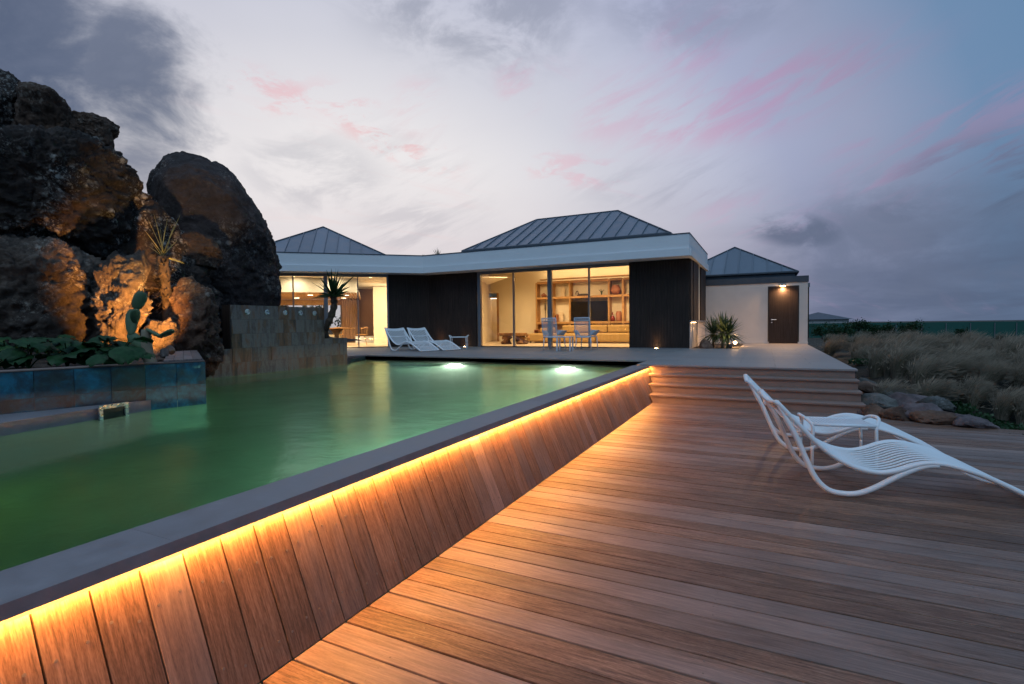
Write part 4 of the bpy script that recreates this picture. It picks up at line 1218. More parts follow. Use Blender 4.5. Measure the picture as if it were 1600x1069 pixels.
rock_from_outline('boulder', 'huge dark lichened overhanging boulder above the leafy plants', [(-190, 250), (-60, 215), (0, 222), (30, 214), (84, 204), (135, 206), (190, 222), (236, 250), (268, 282), (278, 308), (268, 338), (254, 374), (238, 402), (185, 404), (120, 385), (60, 392), (-60, 410), (-170, 400)], 8.7, 1.15, MAT['rockA'], 1, .09, 7, (60, 305), 1.0, tilt=-.12)
rock_from_outline('boulder', 'rounded brown boulder lit along its base, behind the broad leaved plants', [(-180, 400), (-40, 370), (60, 372), (130, 385), (175, 395), (205, 395), (224, 405), (232, 440), (222, 480), (214, 520), (218, 580), (150, 600), (-40, 610), (-190, 600)], 8.3, 1.2, MAT['rockC'], 2, .11, 7, (40, 490), 1.2)
rock_from_outline('boulder', 'tall craggy pillar of rock at the top of the heap', [(-120, 150), (-40, 105), (10, 107), (31, 113), (33, 135), (40, 165), (46, 200), (40, 240), (-20, 260), (-120, 260)], 9.6, .9, MAT['rockA'], 3, .10, 6, (-30, 190), 1.3)
rock_from_outline('boulder', 'smooth brown shoulder of rock between the pillar and the beak shaped rock', [(28, 150), (55, 143), (88, 150), (105, 163), (120, 185), (138, 205), (170, 228), (180, 260), (60, 270), (20, 250)], 9.9, .9, MAT['rockB'], 4, .07, 6, (90, 215), .7)
rock_from_outline('boulder', 'beak shaped rock jutting out against the sky', [(112, 184), (145, 182), (172, 187), (188, 194), (187, 204), (178, 209), (180, 222), (176, 240), (140, 238), (112, 215)], 10.2, .55, MAT['rockB'], 5, .05, 6, (150, 205), .6)
rock_from_outline('boulder', 'big rounded dark boulder behind the rust tiled wall', [(236, 340), (240, 290), (260, 266), (285, 254), (312, 251), (342, 260), (363, 272), (374, 284), (392, 305), (410, 330), (428, 362), (440, 392), (447, 412), (442, 428), (448, 445), (442, 480), (430, 520), (330, 530), (262, 500), (246, 400)], 12.3, 1.75, MAT['rockD'], 6, .06, 7, (345, 390), .8, cuts=3, rough=.35)
rock_from_outline('boulder', 'reddish brown block of rock beside the floodlight', [(258, 478), (270, 446), (298, 430), (314, 448), (337, 458), (343, 502), (352, 556), (336, 590), (262, 590), (256, 520)], 9.0, .5, MAT['rockB'], 7, .11, 6, (302, 515), 1.5, cuts=11, rough=1.4)
rock_from_outline('boulder', 'small orange lit rock behind the cactus', [(220, 520), (236, 496), (254, 500), (268, 490), (280, 520), (272, 548), (262, 580), (222, 580)], 8.25, .3, MAT['rockC'], 8, .14, 6, (250, 535), 1.8, cuts=9, rough=1.5)
rock_from_outline('boulder', 'dark rock in the cleft behind the spiky palm', [(110, 400), (190, 330), (245, 320), (290, 370), (325, 420), (345, 470), (340, 540), (230, 540), (220, 460)], 10.2, .8, MAT['rockA'], 9, .10, 6, (285, 455), 1.0)
rock_from_outline('boulder', 'split rock jammed between the two big boulders', [(272, 372), (300, 362), (330, 372), (352, 395), (340, 420), (300, 420), (276, 405)], 10.3, .5, MAT['rockB'], 12, .09, 6, (312, 393), 1.0)
rock_from_outline('boulder', 'craggy rock glowing orange from the floodlight, left of the cactus', [(150, 425), (178, 394), (226, 392), (238, 420), (224, 446), (240, 470), (232, 500), (250, 560), (240, 590), (160, 590), (150, 510)], 8.35, .55, MAT['rockC'], 14, .13, 6, (197, 490), 1.8, cuts=9, rough=1.5)
# chips of stone on the soil
cr = random.Random(5)
for k in range(16):
    px = cr.uniform(232, 300); py = cr.uniform(551, 566)
    q = at_z(px, py, .97)
    bm = bmesh.new(); bmesh.ops.create_icosphere(bm, subdivisions=2, radius=cr.uniform(.025, .06))
    for v in bm.verts: v.co *= 1 + .45 * noise.noise(v.co * 25 + Vector((k, 0, 0))); 
    for v in bm.verts: v.co.z *= .6
    me = bpy.data.meshes.new('stone_chip'); bm.to_mesh(me); bm.free()
    tag(link('stone_chip', me, MAT['stoneB'], None, (q.x, q.y, .985)), 'small loose stone chip on the soil by the cactus', 'stone', 'loose stone chips by the cactus')

# ------------------------------------------------------------------ plants
def blade(m, base, tip, bend, w, n=5, up=Vector((0, 0, 1)), fold=.0, twist=None):
    base, tip = Vector(base), Vector(tip); d = tip - base; side = d.cross(up)
    if side.length < 1e-4: side = Vector((1, 0, 0))
    side.normalize()
    if twist is not None: side = Matrix.Rotation(twist, 3, d.normalized()) @ side
    o = len(m.v)
    for i in range(n + 1):
        t = i / n; p = base + d * t + Vector((0, 0, bend)) * (4 * t * (1 - t)) - Vector((0, 0, max(0, -bend) * 0))
        ww = w * (1 - t) ** .6 * (.55 + .9 * min(1, t * 3)) * .7 if i < n else 0.0008
        m.v += [tuple(p - side * ww), tuple(p + side * ww)]
    for i in range(n): m.f.append((o + 2 * i, o + 2 * i + 1, o + 2 * i + 3, o + 2 * i + 2))
def rosette(m, c, n, L, w, rnd, el0=-.3, el1=1.45, droop=.12, even=False):
    c = Vector(c)
    for k in range(n):
        el = el0 + (el1 - el0) * (k / n) ** (1.15 if even else .8); a = k * 2.39996 + rnd.uniform(-.2, .2); l = L * rnd.uniform(.8, 1.1)
        d = Vector((math.cos(a) * math.cos(el), math.sin(a) * math.cos(el), math.sin(el)))
        blade(m, c + d * .02, c + d * l - Vector((0, 0, droop * l * max(0, math.cos(el)))), droop * l * .5 * math.cos(el), w * rnd.uniform(.8, 1.15), 5)
def floodlight(loc, target, label, energy, col, ang, size=.05, post=.10):
    t = thing('garden_floodlight', label, 'lamp', loc)
    d = (Vector(target) - Vector(loc)); d.normalize()
    MB().tube([(0, 0, -.02), (0, 0, post)], .012, 8).build('stake', MAT['darkobj'], t)
    c = Vector((0, 0, post + .045))
    MB().tube([c - d * .06, c - d * .02, c + d * .085], [.030, .048, .052], 14).build('housing', MAT['darkobj'], t)
    MB().tube([c + d * .0855, c + d * .088], .044, 14).build('lens', mat_emit('floodlight_glow', col, 25), t)
    l = spot('floodlight_beam', tuple(c + d * .10), tuple(c + d * 2), energy, col, ang, size, .7, t)
    return t

def yucca_bed():
    # planting bed beside the annex
    tag(MB().box(-2.06, -.705, 16.76, 21.06, P - .1, P - .015).build('planting_bed', MAT['soil']), kind='structure')
    rnd = random.Random(2)
    def yucca(loc, trunks, label):
        t = thing('yucca', label, 'yucca', loc, 0, 'yuccas in the bed by the annex')
        for dx, dy, h, L in trunks:
            pts = [(dx, dy, -.02), (dx + .01, dy, h * .5), (dx + .02, dy, h)]
            MB().tube(pts, [.045, .035, .032], 9).build('trunk', MAT['cactusbark'], t, smooth=True)
            m = MB(); rosette(m, (dx + .02, dy, h), 110, L, .03, rnd, -.6, 1.35, .10, True); m.build('leaf_crown', MAT['yucca'], t)
    a = at_z(1128, 543.5, P)
    yucca((a.x, a.y + .05, P - .015), [(0, 0, .50, .74), (.16, .06, .44, .68)], 'green yucca with two bright lit stems beside the annex path')
    b = at_z(1113, 543, P)
    yucca((b.x - .0, b.y + .25, P - .015), [(0, 0, .44, .68)], 'darker yucca against the low house wall')
    q = at_z(1147, 541, P)
    floodlight((-.93, 16.82, P - .0), (-1.12, 17.0, 1.2), 'glowing floodlight on the soil beside the yucca', 36, (1, .58, .25), 100, .04, .02)
    t = thing('bed_glow_lamp', 'bright bulb lamp showing beside the yucca', 'lamp', (q.x + .03, q.y, P - .015))
    MB().tube([(0, 0, 0), (0, 0, .09)], .012, 8).build('stem', MAT['darkobj'], t)
    MB().lathe([(.015, .09), (.05, .11), (.055, .15), (.02, .18)], 14).build('bulb', mat_emit('bed_bulb_glow', (1, .62, .3), 40), t, smooth=True)
    point('bed_bulb_light', (0, -.02, .22), 30, (1, .55, .22), .05, t)
    # orange rock beside it
    bm = bmesh.new(); bmesh.ops.create_icosphere(bm, subdivisions=3, radius=.2)
    for v in bm.verts: v.co *= 1 + .35 * noise.noise(v.co * 5); v.co.z *= 1.1
    me = bpy.data.meshes.new('bed_stone'); bm.to_mesh(me); bm.free()
    s = at_z(1102, 545, P)
    tag(link('bed_stone', me, MAT['stoneB'], None, (s.x, s.y + .2, P + .06)), 'pointed rust coloured stone at the foot of the house wall', 'stone')
yucca_bed()

def spiky_palm():
    base = at_d(262, 548, 8.75); zb = .95
    top = at_d(255, 402, 8.9)
    t = thing('spiky_palm', 'pale spear leaved palm lit from below, growing in front of the dark cleft', 'palm', (base.x, base.y, zb))
    L = Vector(t.location); rnd = random.Random(4)
    pts = catmull([Vector((0, 0, -.05)), (top - L) * .5 + Vector((.04, 0, 0)), top - L], 8)
    MB().tube(pts, [.06 + .012 * math.sin(i * 2.1) + (.03 * i / len(pts)) for i in range(len(pts))], 10).build('trunk', MAT['bark'], t, smooth=True)
    m = MB()
    for k in range(140):
        f = rnd.uniform(.45, 1.0); c = (top - L) * f; a = rnd.uniform(0, 6.28); d = Vector((math.cos(a), math.sin(a), rnd.uniform(-.9, .3)))
        blade(m, c + d * .05, c + d * rnd.uniform(.13, .24), 0, .018, 3)
    m.build('dry_skirt', MAT['bark'], t)
    c = top - L
    tips = [(230, 340), (244, 345), (258, 355), (268, 362), (282, 335), (278, 375), (236, 378), (262, 340), (250, 352), (232, 385), (226, 360), (273, 350), (288, 412), (240, 333)]
    for k, (px, py) in enumerate(tips):
        tip = at_d(px, py, 8.9 + rnd.uniform(-.35, .2)) - L
        mm = MB(); blade(mm, c + Vector((rnd.uniform(-.03, .03), rnd.uniform(-.03, .03), 0)), tip, .01, .023, 5, Vector((.3, 1, .1)))
        mm.build('spear_leaf', MAT['drypalm'], t)
spiky_palm()

def dragon_tree():
    b = Vector((-9.12, 8.72, 1.13)); pts = [at_d(508, 517, 11.75), at_d(516, 498, 11.7), at_d(522, 478, 11.7), at_d(521, 464, 11.7)]
    t = thing('dragon_tree', 'dark spiky dragon tree leaning over the end of the rust tiled wall', 'tree', tuple(b))
    bb = Vector(pts[0]); low = Vector((-9.12, 8.75, 1.12))
    P_ = catmull([low - b] + [p - b for p in pts], 6)
    MB().tube(P_, [.075 + .012 * math.sin(i * 1.9) for i in range(len(P_))], 10).build('trunk', MAT['bark'], t, smooth=True)
    m = MB(); rnd = random.Random(11); c = pts[-1] - b
    rosette(m, c, 46, .62, .034, rnd, -.15, 1.5, .03)
    for px, py in [(530, 436), (546, 455), (547, 448), (543, 463), (498, 458), (487, 466), (495, 462), (555, 430), (517, 434), (524, 432), (505, 445), (540, 440)]:
        blade(m, c, at_d(px, py, 11.7 + rnd.uniform(-.3, .3)) - b, .02, .034, 5, Vector((.5, -.8, .2)))
    m.build('leaf_crown', MAT['leafdark'], t)
dragon_tree()

def roof_plants():
    rnd = random.Random(21)
    for i, (px, y, s) in enumerate([(684, 18.2, .42), (661, 18.5, .28)]):
        q = at_y(px, 400, y); t = thing('roof_agave', ('bigger spiky plant showing above the roof edge', 'smaller spiky plant showing above the roof edge')[i], 'plant', (q.x, y, FTOP - .03), 0)
        MB().tube([(0, 0, -.0), (0, 0, .30)], .05, 8).build('trunk', MAT['bark'], t)
        m = MB(); rosette(m, (0, 0, .30), 45, s, .02, rnd, -.2, 1.4, .05); m.build('leaf_crown', MAT['leafdark'], t)
roof_plants()

def pad_mesh(m, base, tip, w, th, nrm):
    """flat cactus pad: thick ellipse standing from base to tip"""
    base, tip = Vector(base), Vector(tip); ax = (tip - base); L = ax.length; ax.normalize(); nrm = Vector(nrm); nrm = (nrm - ax * nrm.dot(ax)).normalized(); sd = ax.cross(nrm)
    o = len(m.v); nu, nv = 14, 10
    for i in range(nu + 1):
        u = i / nu; a = math.pi * u; r = math.sin(a) ** .75 * (.75 + .35 * u) if 0 < i < nu else .0
        for k in range(nv):
            b = 2 * math.pi * k / nv
            p = base + ax * (L * (1 - math.cos(a)) / 2) + sd * (math.cos(b) * r * w * .5) + nrm * (math.sin(b) * r ** .7 * th * .5 if r > 0 else 0)
            m.v.append(tuple(p))
    for i in range(nu):
        for k in range(nv):
            k2 = (k + 1) % nv; m.f.append((o + i * nv + k, o + i * nv + k2, o + (i + 1) * nv + k2, o + (i + 1) * nv + k))
def cactus():
    D = 6.75; b = at_z(236, 567, .985); D = (b - EYE).dot(ray(800, 534.5))
    t = thing('prickly_pear', 'upright prickly pear cactus glowing from the floodlight beside it', 'cactus', tuple(b)); L = b
    V = Vector((-.84, .54, 0)); rnd = random.Random(6)
    q = lambda px, py, dd=0: at_d(px, py, D + dd) - L
    def pad(p0, p1, w, face, mat='cactus', th=.05):
        m = MB(); pad_mesh(m, p0, p1, w, th, face); o = m.build('pad', MAT[mat], t, smooth=True); return o
    MB().tube(catmull([q(236, 570), q(230, 545), q(228, 515)], 6), [.075, .07, .066, .062, .06, .058, .057, .056, .055, .054, .052, .05, .045], 10).build('trunk', MAT['cactusbark'], t, smooth=True)
    face = ray(230, 500).normalized()
    pad(q(227, 545), q(201, 521, .05), .14, face + Vector((.3, 0, 0)))
    pad(q(205, 524, .03), q(206, 483, .1), .155, face + Vector((.5, .1, 0)))
    pad(q(212, 484, .06), q(223, 456, .08), .15, face)
    pad(q(212, 505, .03), q(211, 483, -.05), .12, face + Vector((-.9, -.3, .2)))
    pad(q(229, 514), q(252, 527, -.05), .13, Vector((0, 0, 1)) + face * .5)
    pad(q(250, 526, -.04), q(272, 516, .0), .13, Vector((0, 0, 1)) + face * .35)
cactus()

def big_leaves():
    rnd = random.Random(9)
    protos = []
    for k in range(4):
        m = MB(); n = 10; w = rnd.uniform(.9, 1.15)
        for i in range(n + 1):
            u = i / n
            for j in range(-3, 4):
                v = j / 3
                wd = .5 * w * (math.sin(math.pi * min(1, u * .93 + .05)) ** .62)
                x = u - .05; y = v * wd
                z = -.35 * (u - .35) ** 2 - .10 * abs(v) ** 2 + .045 * math.sin(u * 14 + j) * abs(v) + .03 * math.cos(v * 9 + k)
                m.v.append((x, y, z))
        for i in range(n):
            for j in range(6): m.f.append((i * 7 + j, i * 7 + j + 1, (i + 1) * 7 + j + 1, (i + 1) * 7 + j))
        me = m.mesh('leaf', True); me.materials.append(MAT['bigleaf']); protos.append(me)
    spots = [(10, 560), (45, 566), (78, 556), (105, 564), (135, 561), (165, 563), (190, 566), (20, 545), (-25, 560)]
    for i, (px, py) in enumerate(spots):
        b = at_z(px, py + 10, .965)
        b = b + (EYE - b).normalized() * -.12; b.z = .965
        t = thing('broad_leaf_plant', 'low clump of big rounded dark green leaves behind the blue tile wall', 'plant', tuple(b), 0, 'broad leaved plants along the blue tile wall')
        nl = 11
        for k in range(nl):
            a = rnd.uniform(0, 6.28) if k > 3 else (-.5 + .45 * k + rnd.uniform(-.2, .2)); el = rnd.uniform(.15, 1.1); h = rnd.uniform(.12, .36)
            r = rnd.uniform(.05, .2); c = Vector((r * math.cos(a), r * math.sin(a), h))
            s = rnd.uniform(.17, .27)
            MB().tube(catmull([(0, 0, -.02), (c.x * .4, c.y * .4, h * .7), tuple(c)], 4), .008, 5).build('stalk', MAT['bigleaf'], t)
            o = link('leaf', rnd.choice(protos), None, t, c); o.scale = (s, s, s)
            o.rotation_euler = (rnd.uniform(-.3, .3), .35 - el * .7 + rnd.uniform(0, .5), a)
big_leaves()

# lamps in the planter
q = at_z(268, 561, .965)
floodlight((q.x, q.y, .965), at_d(208, 492, 8.4), 'black floodlight standing on the planter soil beside the cactus', 1150, (1, .42, .09), 52, .05, .07)
q = at_d(236, 425, 8.5)
floodlight(tuple(Vector((at_d(243, 545, 8.55).x, at_d(243, 545, 8.55).y, .96))), tuple(at_d(222, 372, 8.4)), 'small black floodlight hidden behind the orange lit rock', 420, (1, .45, .12), 34, .05, .05)
q2 = at_z(60, 565, .96)
floodlight((-7.85, 2.6, .955), tuple(at_d(40, 455, 7.9)), 'small black floodlight hidden among the broad leaves', 5, (1, .62, .36), 60, .06, .05)
q = at_z(257, 564, .965)
floodlight((q.x, q.y, .965), tuple(at_d(254, 375, 8.9)), 'small black floodlight at the foot of the spiky palm', 420, (1, .62, .20), 40, .05, .03)
# ------------------------------------------------------------------ sun loungers (local x = length, low point of the runner at x=0)
def lounger_proto():
    t = thing('sun_lounger', 'white slatted wave shaped sun lounger', 'sun lounger')
    W = .37; mt = MAT['whiteplastic']
    seat = catmull([(-.485, 0, .735), (-.39, 0, .63), (-.28, 0, .51), (-.17, 0, .395), (-.05, 0, .30), (.09, 0, .232), (.24, 0, .208), (.36, 0, .235), (.47, 0, .282), (.58, 0, .305), (.71, 0, .29), (.88, 0, .238), (1.02, 0, .175), (1.15, 0, .108), (1.30, 0, .030)], 4)
    run = catmull([(-.485, 0, .735), (-.43, 0, .63), (-.345, 0, .47), (-.275, 0, .30), (-.20, 0, .135), (-.11, 0, .045), (0, 0, .023), (.10, 0, .035), (.20, 0, .082), (.31, 0, .155), (.42, 0, .225), (.53, 0, .277), (.62, 0, .29)], 4)
    for s in (-1, 1):
        y = Vector((0, s * W, 0))
        MB().tube([p + y for p in seat], [.020] * len(seat), 10, sx=1.1).build('side_rail', mt, t, smooth=True)
        MB().tube([p + y * 1.0 for p in run], [.022 if i > 4 else .016 for i in range(len(run))], 10, sx=.95).build('runner', mt, t, smooth=True)
    # lengthwise slats share one mesh
    inner = [p + Vector((0, 0, .004)) for p in seat[2:]]
    sm = MB().tube(inner, .0068, 6, sx=2.5).mesh('slat', True); sm.materials.append(mt)
    n = 12
    for k in range(n):
        link('slat', sm, None, t, (0, -W + .035 + (2 * W - .07) * k / (n - 1), 0))
    def cross(p, r, sag=0.0, sx=2.2, name='cross_bar'):
        pts = [Vector((p.x, W * (-1 + 2 * k / 12), p.z - sag * (1 - (-1 + 2 * k / 12) ** 2))) for k in range(13)]
        MB().tube(pts, r, 8, sx=sx, up=(0, 0, 1)).build(name, mt, t, smooth=True)
    cross(seat[0], .016, .035, 1.6, 'head_bar'); cross(seat[2] - Vector((0, 0, .016)), .008, .03); cross(seat[9] - Vector((0, 0, .016)), .008); cross(seat[20] - Vector((0, 0, .016)), .008); cross(seat[38] - Vector((0, 0, .014)), .008)
    cross(seat[-1] + Vector((0, 0, .002)), .016, 0, 1.3, 'foot_bar')
    # moulded cover at the top of the back
    m = MB(); o = 0; rows = [seat[0], seat[1], seat[2], seat[3]]
    for i, p in enumerate(rows):
        for k in range(13):
            y = -1 + k / 6; m.v.append((p.x, W * y, p.z - .035 * (1 - y * y) * (1 - i * .15) + .004))
    for i in range(3):
        for k in range(12): m.f.append((i * 13 + k, i * 13 + k + 1, (i + 1) * 13 + k + 1, (i + 1) * 13 + k))
    h = m.build('head_panel', mt, t, smooth=True); md = h.modifiers.new('thick', 'SOLIDIFY'); md.thickness = .01; md.offset = 0
    # curved brace below the back and under the foot
    for p, z in ((seat[8], .05), (seat[47], .04)):
        pts = [Vector((p.x, W * (-1 + 2 * k / 12), p.z - .012 - z * (1 - (-1 + 2 * k / 12) ** 2))) for k in range(13)]
        MB().tube(pts, .009, 8, sx=3.0, up=(0, 0, 1)).build('brace', mt, t, smooth=True)
    return t
def table_proto():
    t = thing('side_table', 'white slatted side table', 'table'); mt = MAT['whiteplastic']
    Lx, Wy, zt = .27, .18, .40
    for s in (-1, 1):
        x = s * Lx
        pts = catmull([(x, -Wy, 0), (x, -Wy, .2), (x - s * .005, -Wy, .36), (x + s * .012, -Wy + .02, .415), (x + s * .045, -Wy * .55, .45), (x + s * .06, 0, .46), (x + s * .045, Wy * .55, .45), (x + s * .012, Wy - .02, .415), (x - s * .005, Wy, .36), (x, Wy, .2), (x, Wy, 0)], 5)
        half = len(pts) // 2
        MB().tube(pts[:6], .014, 8).build('leg', mt, t, smooth=True)
        MB().tube(pts[-6:], .014, 8).build('leg', mt, t, smooth=True)
        MB().tube(pts[5:-5], .0155, 8).build('end_handle', mt, t, smooth=True)
    for s in (-1, 1): MB().tube([(-Lx, s * (Wy - .005), zt), (Lx, s * (Wy - .005), zt)], .016, 8).build('top_rail', mt, t, smooth=True)
    sm = MB().box(-.0105, .0105, -Wy + .01, Wy - .01, zt - .006, zt + .010).mesh('slat'); sm.materials.append(mt)
    n = 17
    for k in range(n): link('slat', sm, None, t, (-Lx + .02 + (2 * Lx - .04) * k / (n - 1), 0, 0))
    return t
lp = lounger_proto(); tp = table_proto()
def place(o, near, rz, side=.37, z=0.0):
    d = Vector((-math.sin(rz), math.cos(rz), 0)); c = Vector((near[0], near[1], z)) + d * side
    o.location = c; o.rotation_euler = (0, 0, rz)
place(lp, (.565, 4.74), R(9)); lp['label'] = 'white slatted wave lounger on the wooden deck, standing away from the steps'
l2 = copy_tree(lp); place(l2, (.325, 6.21), R(4)); l2['label'] = 'white slatted wave lounger on the wooden deck, nearer the stone steps'
l3 = copy_tree(lp); place(l3, (-10.62, 13.0), R(-14), z=P); l3['label'] = 'white mesh wave lounger on the terrace, beside the dining window'
l4 = copy_tree(lp); place(l4, (-10.27, 13.72), R(-14), z=P); l4['label'] = 'white mesh wave lounger on the terrace, beside the little white table'
for o in (lp, l2, l3, l4): o['group'] = 'white wave loungers'
tp.location = (.64, 5.87, 0); tp.rotation_euler = (0, 0, R(12)); tp['label'] = 'white slatted side table between the two loungers on the deck'
t2 = copy_tree(tp); t2.location = (-9.35, 14.85, P); t2.rotation_euler = (0, 0, R(24)); t2['label'] = 'little white side table on the terrace by the dark cladding'
for o in (tp, t2): o['group'] = 'white slatted side tables'

# ------------------------------------------------------------------ terrace armchairs seen from behind
def armchair():
    t = thing('armchair', 'pale high backed outdoor armchair', 'chair'); mt = MAT['greyplastic']
    # faces +y; back towards -y
    for s in (-1, 1):
        MB().tube([(s * .26, -.20, 0), (s * .235, -.18, .40)], [.014, .02], 8).build('leg', mt, t, smooth=True)
        MB().tube([(s * .28, .26, 0), (s * .25, .24, .40)], [.014, .02], 8).build('leg', mt, t, smooth=True)
        m = MB(); m.slab([(s * .25, -.20, .46), (s * .25, .18, .44), (s * .37, .22, .60), (s * .36, -.10, .585), (s * .27, -.22, .62)], (s * .012, 0, .008)); m.build('armrest', mt, t)
        MB().tube(catmull([(s * .245, -.18, .40), (s * .25, -.24, .6), (s * .25, -.30, .98)], 5), .016, 8).build('back_post', mt, t, smooth=True)
    MB().box(-.25, .25, -.20, .26, .40, .425).build('seat', mt, t, bevel=.01)
    MB().tube([(-.25, -.205, .40), (0, -.235, .392), (.25, -.205, .40)], .016, 8).build('rear_rail', mt, t, smooth=True)
    m = MB().tube(catmull([(0, -.18, .42), (0, -.245, .62), (0, -.30, .97)], 5), .0062, 6).mesh('cord', True); m.materials.append(mt)
    for k in range(19): link('cord', m, None, t, (-.232 + .464 * k / 18, 0, 0))
    MB().tube([(-.25, -.30, .985), (.25, -.30, .985)], .017, 8).build('head_rail', mt, t, smooth=True)
    MB().tube([(-.25, -.29, .90), (.25, -.29, .90)], .010, 8, sx=2).build('head_band', mt, t, smooth=True)
    return t
ac = armchair(); ac.location = (-5.98, 15.08, P); ac.rotation_euler = (0, 0, R(-8)); ac['label'] = 'high backed pale armchair facing the house, in front of the thick window post'
a2 = copy_tree(ac); a2.location = (-4.95, 15.18, P); a2.rotation_euler = (0, 0, R(-6)); a2['label'] = 'high backed pale armchair facing the house, in front of the television'
for o in (ac, a2): o['group'] = 'armchairs on the terrace'
st = thing('low_table', 'small plain pale table between the two terrace armchairs', 'table', (-5.36, 14.42, P), R(6))
for sx in (-1, 1):
    for sy in (-1, 1): MB().box(sx * .20 - .018, sx * .20 + .018, sy * .17 - .018, sy * .17 + .018, 0, .40).build('leg', MAT['greyplastic'], st)
MB().box(-.24, .24, -.20, .20, .401, .43).build('top', MAT['greyplastic'], st, bevel=.008)

# ------------------------------------------------------------------ stones beside the steps
def stone(px, py, dep, wx, wz, wy, mat, seed, label, rot=0.0):
    c = at_d(px, py, dep)
    bm = bmesh.new(); bmesh.ops.create_icosphere(bm, subdivisions=4, radius=1)
    for v in bm.verts:
        q = v.co.copy(); w = q + Vector((seed * 3.7, seed, seed * 1.3))
        f = 1 + .30 * noise.fractal(w * 1.0, 1, 2, 4) + .07 * noise.ridged_multi_fractal(w * 2, 1, 2, 4, 1, 2)
        q.z = math.copysign(abs(q.z) ** 1.25, q.z); q *= f * .93
        v.co = Vector((q.x * wx, q.y * wy, q.z * wz)) + Vector((0, 0, .03 * noise.noise(w * 5)))
    # broken faces: flatten by a few random planes
    rnd = random.Random(seed)
    for k in range(7):
        n_ = Vector((rnd.uniform(-1, 1), rnd.uniform(-1, 1), rnd.uniform(-.2, 1))).normalized(); lim = max(v.co.dot(n_) for v in bm.verts) * rnd.uniform(.66, .85)
        for v in bm.verts:
            e = v.co.dot(n_) - lim
            if e > 0: v.co -= n_ * e * .9
    me = bpy.data.meshes.new('stone'); bm.to_mesh(me); bm.free()
    for p in me.polygons: p.use_smooth = True
    o = link('stone', me, mat, None, c); o.rotation_euler = (rnd.uniform(-.15, .15), rot, rnd.uniform(-.3, .6))
    low = min((o.rotation_euler.to_matrix() @ v.co).z for v in me.vertices)
    gz = min(GZ(c.x, c.y), 0)
    if c.z + low > gz + .0: o.location.z -= 0
    return tag(o, label, 'stone', 'rough stones along the deck edge')
A, B_, C_ = MAT['stoneA'], MAT['stoneB'], MAT['stoneC']
stone(1420, 636, 7.75, .52, .24, .34, A, 1, 'largest violet grey slab of stone in the middle of the row', .22)
stone(1378, 632, 7.75, .30, .15, .25, C_, 2, 'grey green slab of stone beside the steps', .12)
stone(1366, 645, 7.45, .17, .12, .16, B_, 3, 'small rust brown stone under the grey green slab')
stone(1348, 646, 7.6, .10, .09, .10, A, 13, 'smallest stone touching the foot of the steps')
stone(1404, 650, 7.2, .23, .12, .18, B_, 4, 'orange brown stone lying against the deck edge', .1)
stone(1445, 647, 7.1, .34, .12, .22, A, 5, 'flat violet stone in front of the largest slab', .05)
stone(1462, 633, 7.3, .26, .12, .2, C_, 6, 'stone with a white lichen patch', .1)
stone(1470, 655, 6.9, .42, .10, .22, B_, 7, 'long low brown stone along the deck edge', .08)
stone(1518, 662, 6.7, .36, .10, .2, A, 8, 'last pointed stone where the row meets the grass', .18)
stone(1372, 612, 8.6, .40, .10, .3, B_, 9, 'thin brown slab tilted against the terrace side', .38)
stone(1352, 604, 9.0, .22, .16, .2, C_, 10, 'dark stone wedged under the terrace corner')
stone(1358, 628, 8.1, .18, .14, .2, A, 11, 'dim stone in the shadow beside the second step')
stone(1400, 618, 8.3, .3, .14, .25, C_, 12, 'rough stone behind the largest slab', .25)

# ------------------------------------------------------------------ grasses of the field
def grass_mesh(seed, n, h, spread, wind, w=.0028, heads=True):
    rnd = random.Random(seed); m = MB(); hd = MB()
    for k in range(n):
        a = rnd.uniform(0, 6.28); el = rnd.betavariate(2.2, 1.6); r0 = rnd.uniform(0, .10) * spread / .5
        L = h * rnd.uniform(.65, 1.15); out = spread * (1 - el * .75) * rnd.uniform(.6, 1.2)
        b = Vector((r0 * math.cos(a), r0 * math.sin(a), -.03)); d = Vector((math.cos(a), math.sin(a), 0))
        o = len(m.v); ns = 5; pts = []
        for i in range(ns + 1):
            t = i / ns
            z = L * (t - .42 * t ** 3 * (1.25 - el))
            p = b + d * (out * t ** 1.7) + Vector((wind * t * t, wind * .15 * t * t, z)); pts.append(p)
        side = Vector((-d.y, d.x, 0))
        for i, p in enumerate(pts):
            ww = w * (1.1 - i / ns) + .0006; m.v += [tuple(p - side * ww), tuple(p + side * ww)]
        for i in range(ns): m.f.append((o + 2 * i, o + 2 * i + 1, o + 2 * i + 3, o + 2 * i + 2))
        if heads and rnd.random() < .6:
            t = (pts[-1] - pts[-2]).normalized(); p0 = pts[-1]; o = len(hd.v); l = rnd.uniform(.08, .16)
            for s in (side, t.cross(side)):
                oo = len(hd.v); q = [p0 - s * .0015, p0 + t * l * .35 - s * .008, p0 + t * l, p0 + t * l * .35 + s * .008]
                hd.v += [tuple(x) for x in q]; hd.f.append((oo, oo + 1, oo + 2, oo + 3))
    a_ = m.mesh('grass_blades'); a_.materials.append(MAT['grassgreen'])
    b_ = hd.mesh('seed_heads') if hd.v else None
    if b_: b_.materials.append(MAT['grass'])
    # pale dry blades
    return a_, b_
def dry_mesh(seed, n, h, spread, wind):
    a_, b_ = grass_mesh(seed, n, h, spread, wind, .0022, False)
    a_.materials.clear(); a_.materials.append(MAT['grass']); return a_
PROT = [(grass_mesh(s, 620, .62, .40, .22), dry_mesh(s + 50, 760, .78, .50, .30)) for s in range(4)]
FARP = [(grass_mesh(s, 160, .6, .42, .2, .009), dry_mesh(s + 70, 260, .75, .5, .25)) for s in range(20, 23)]
rg = random.Random(33)
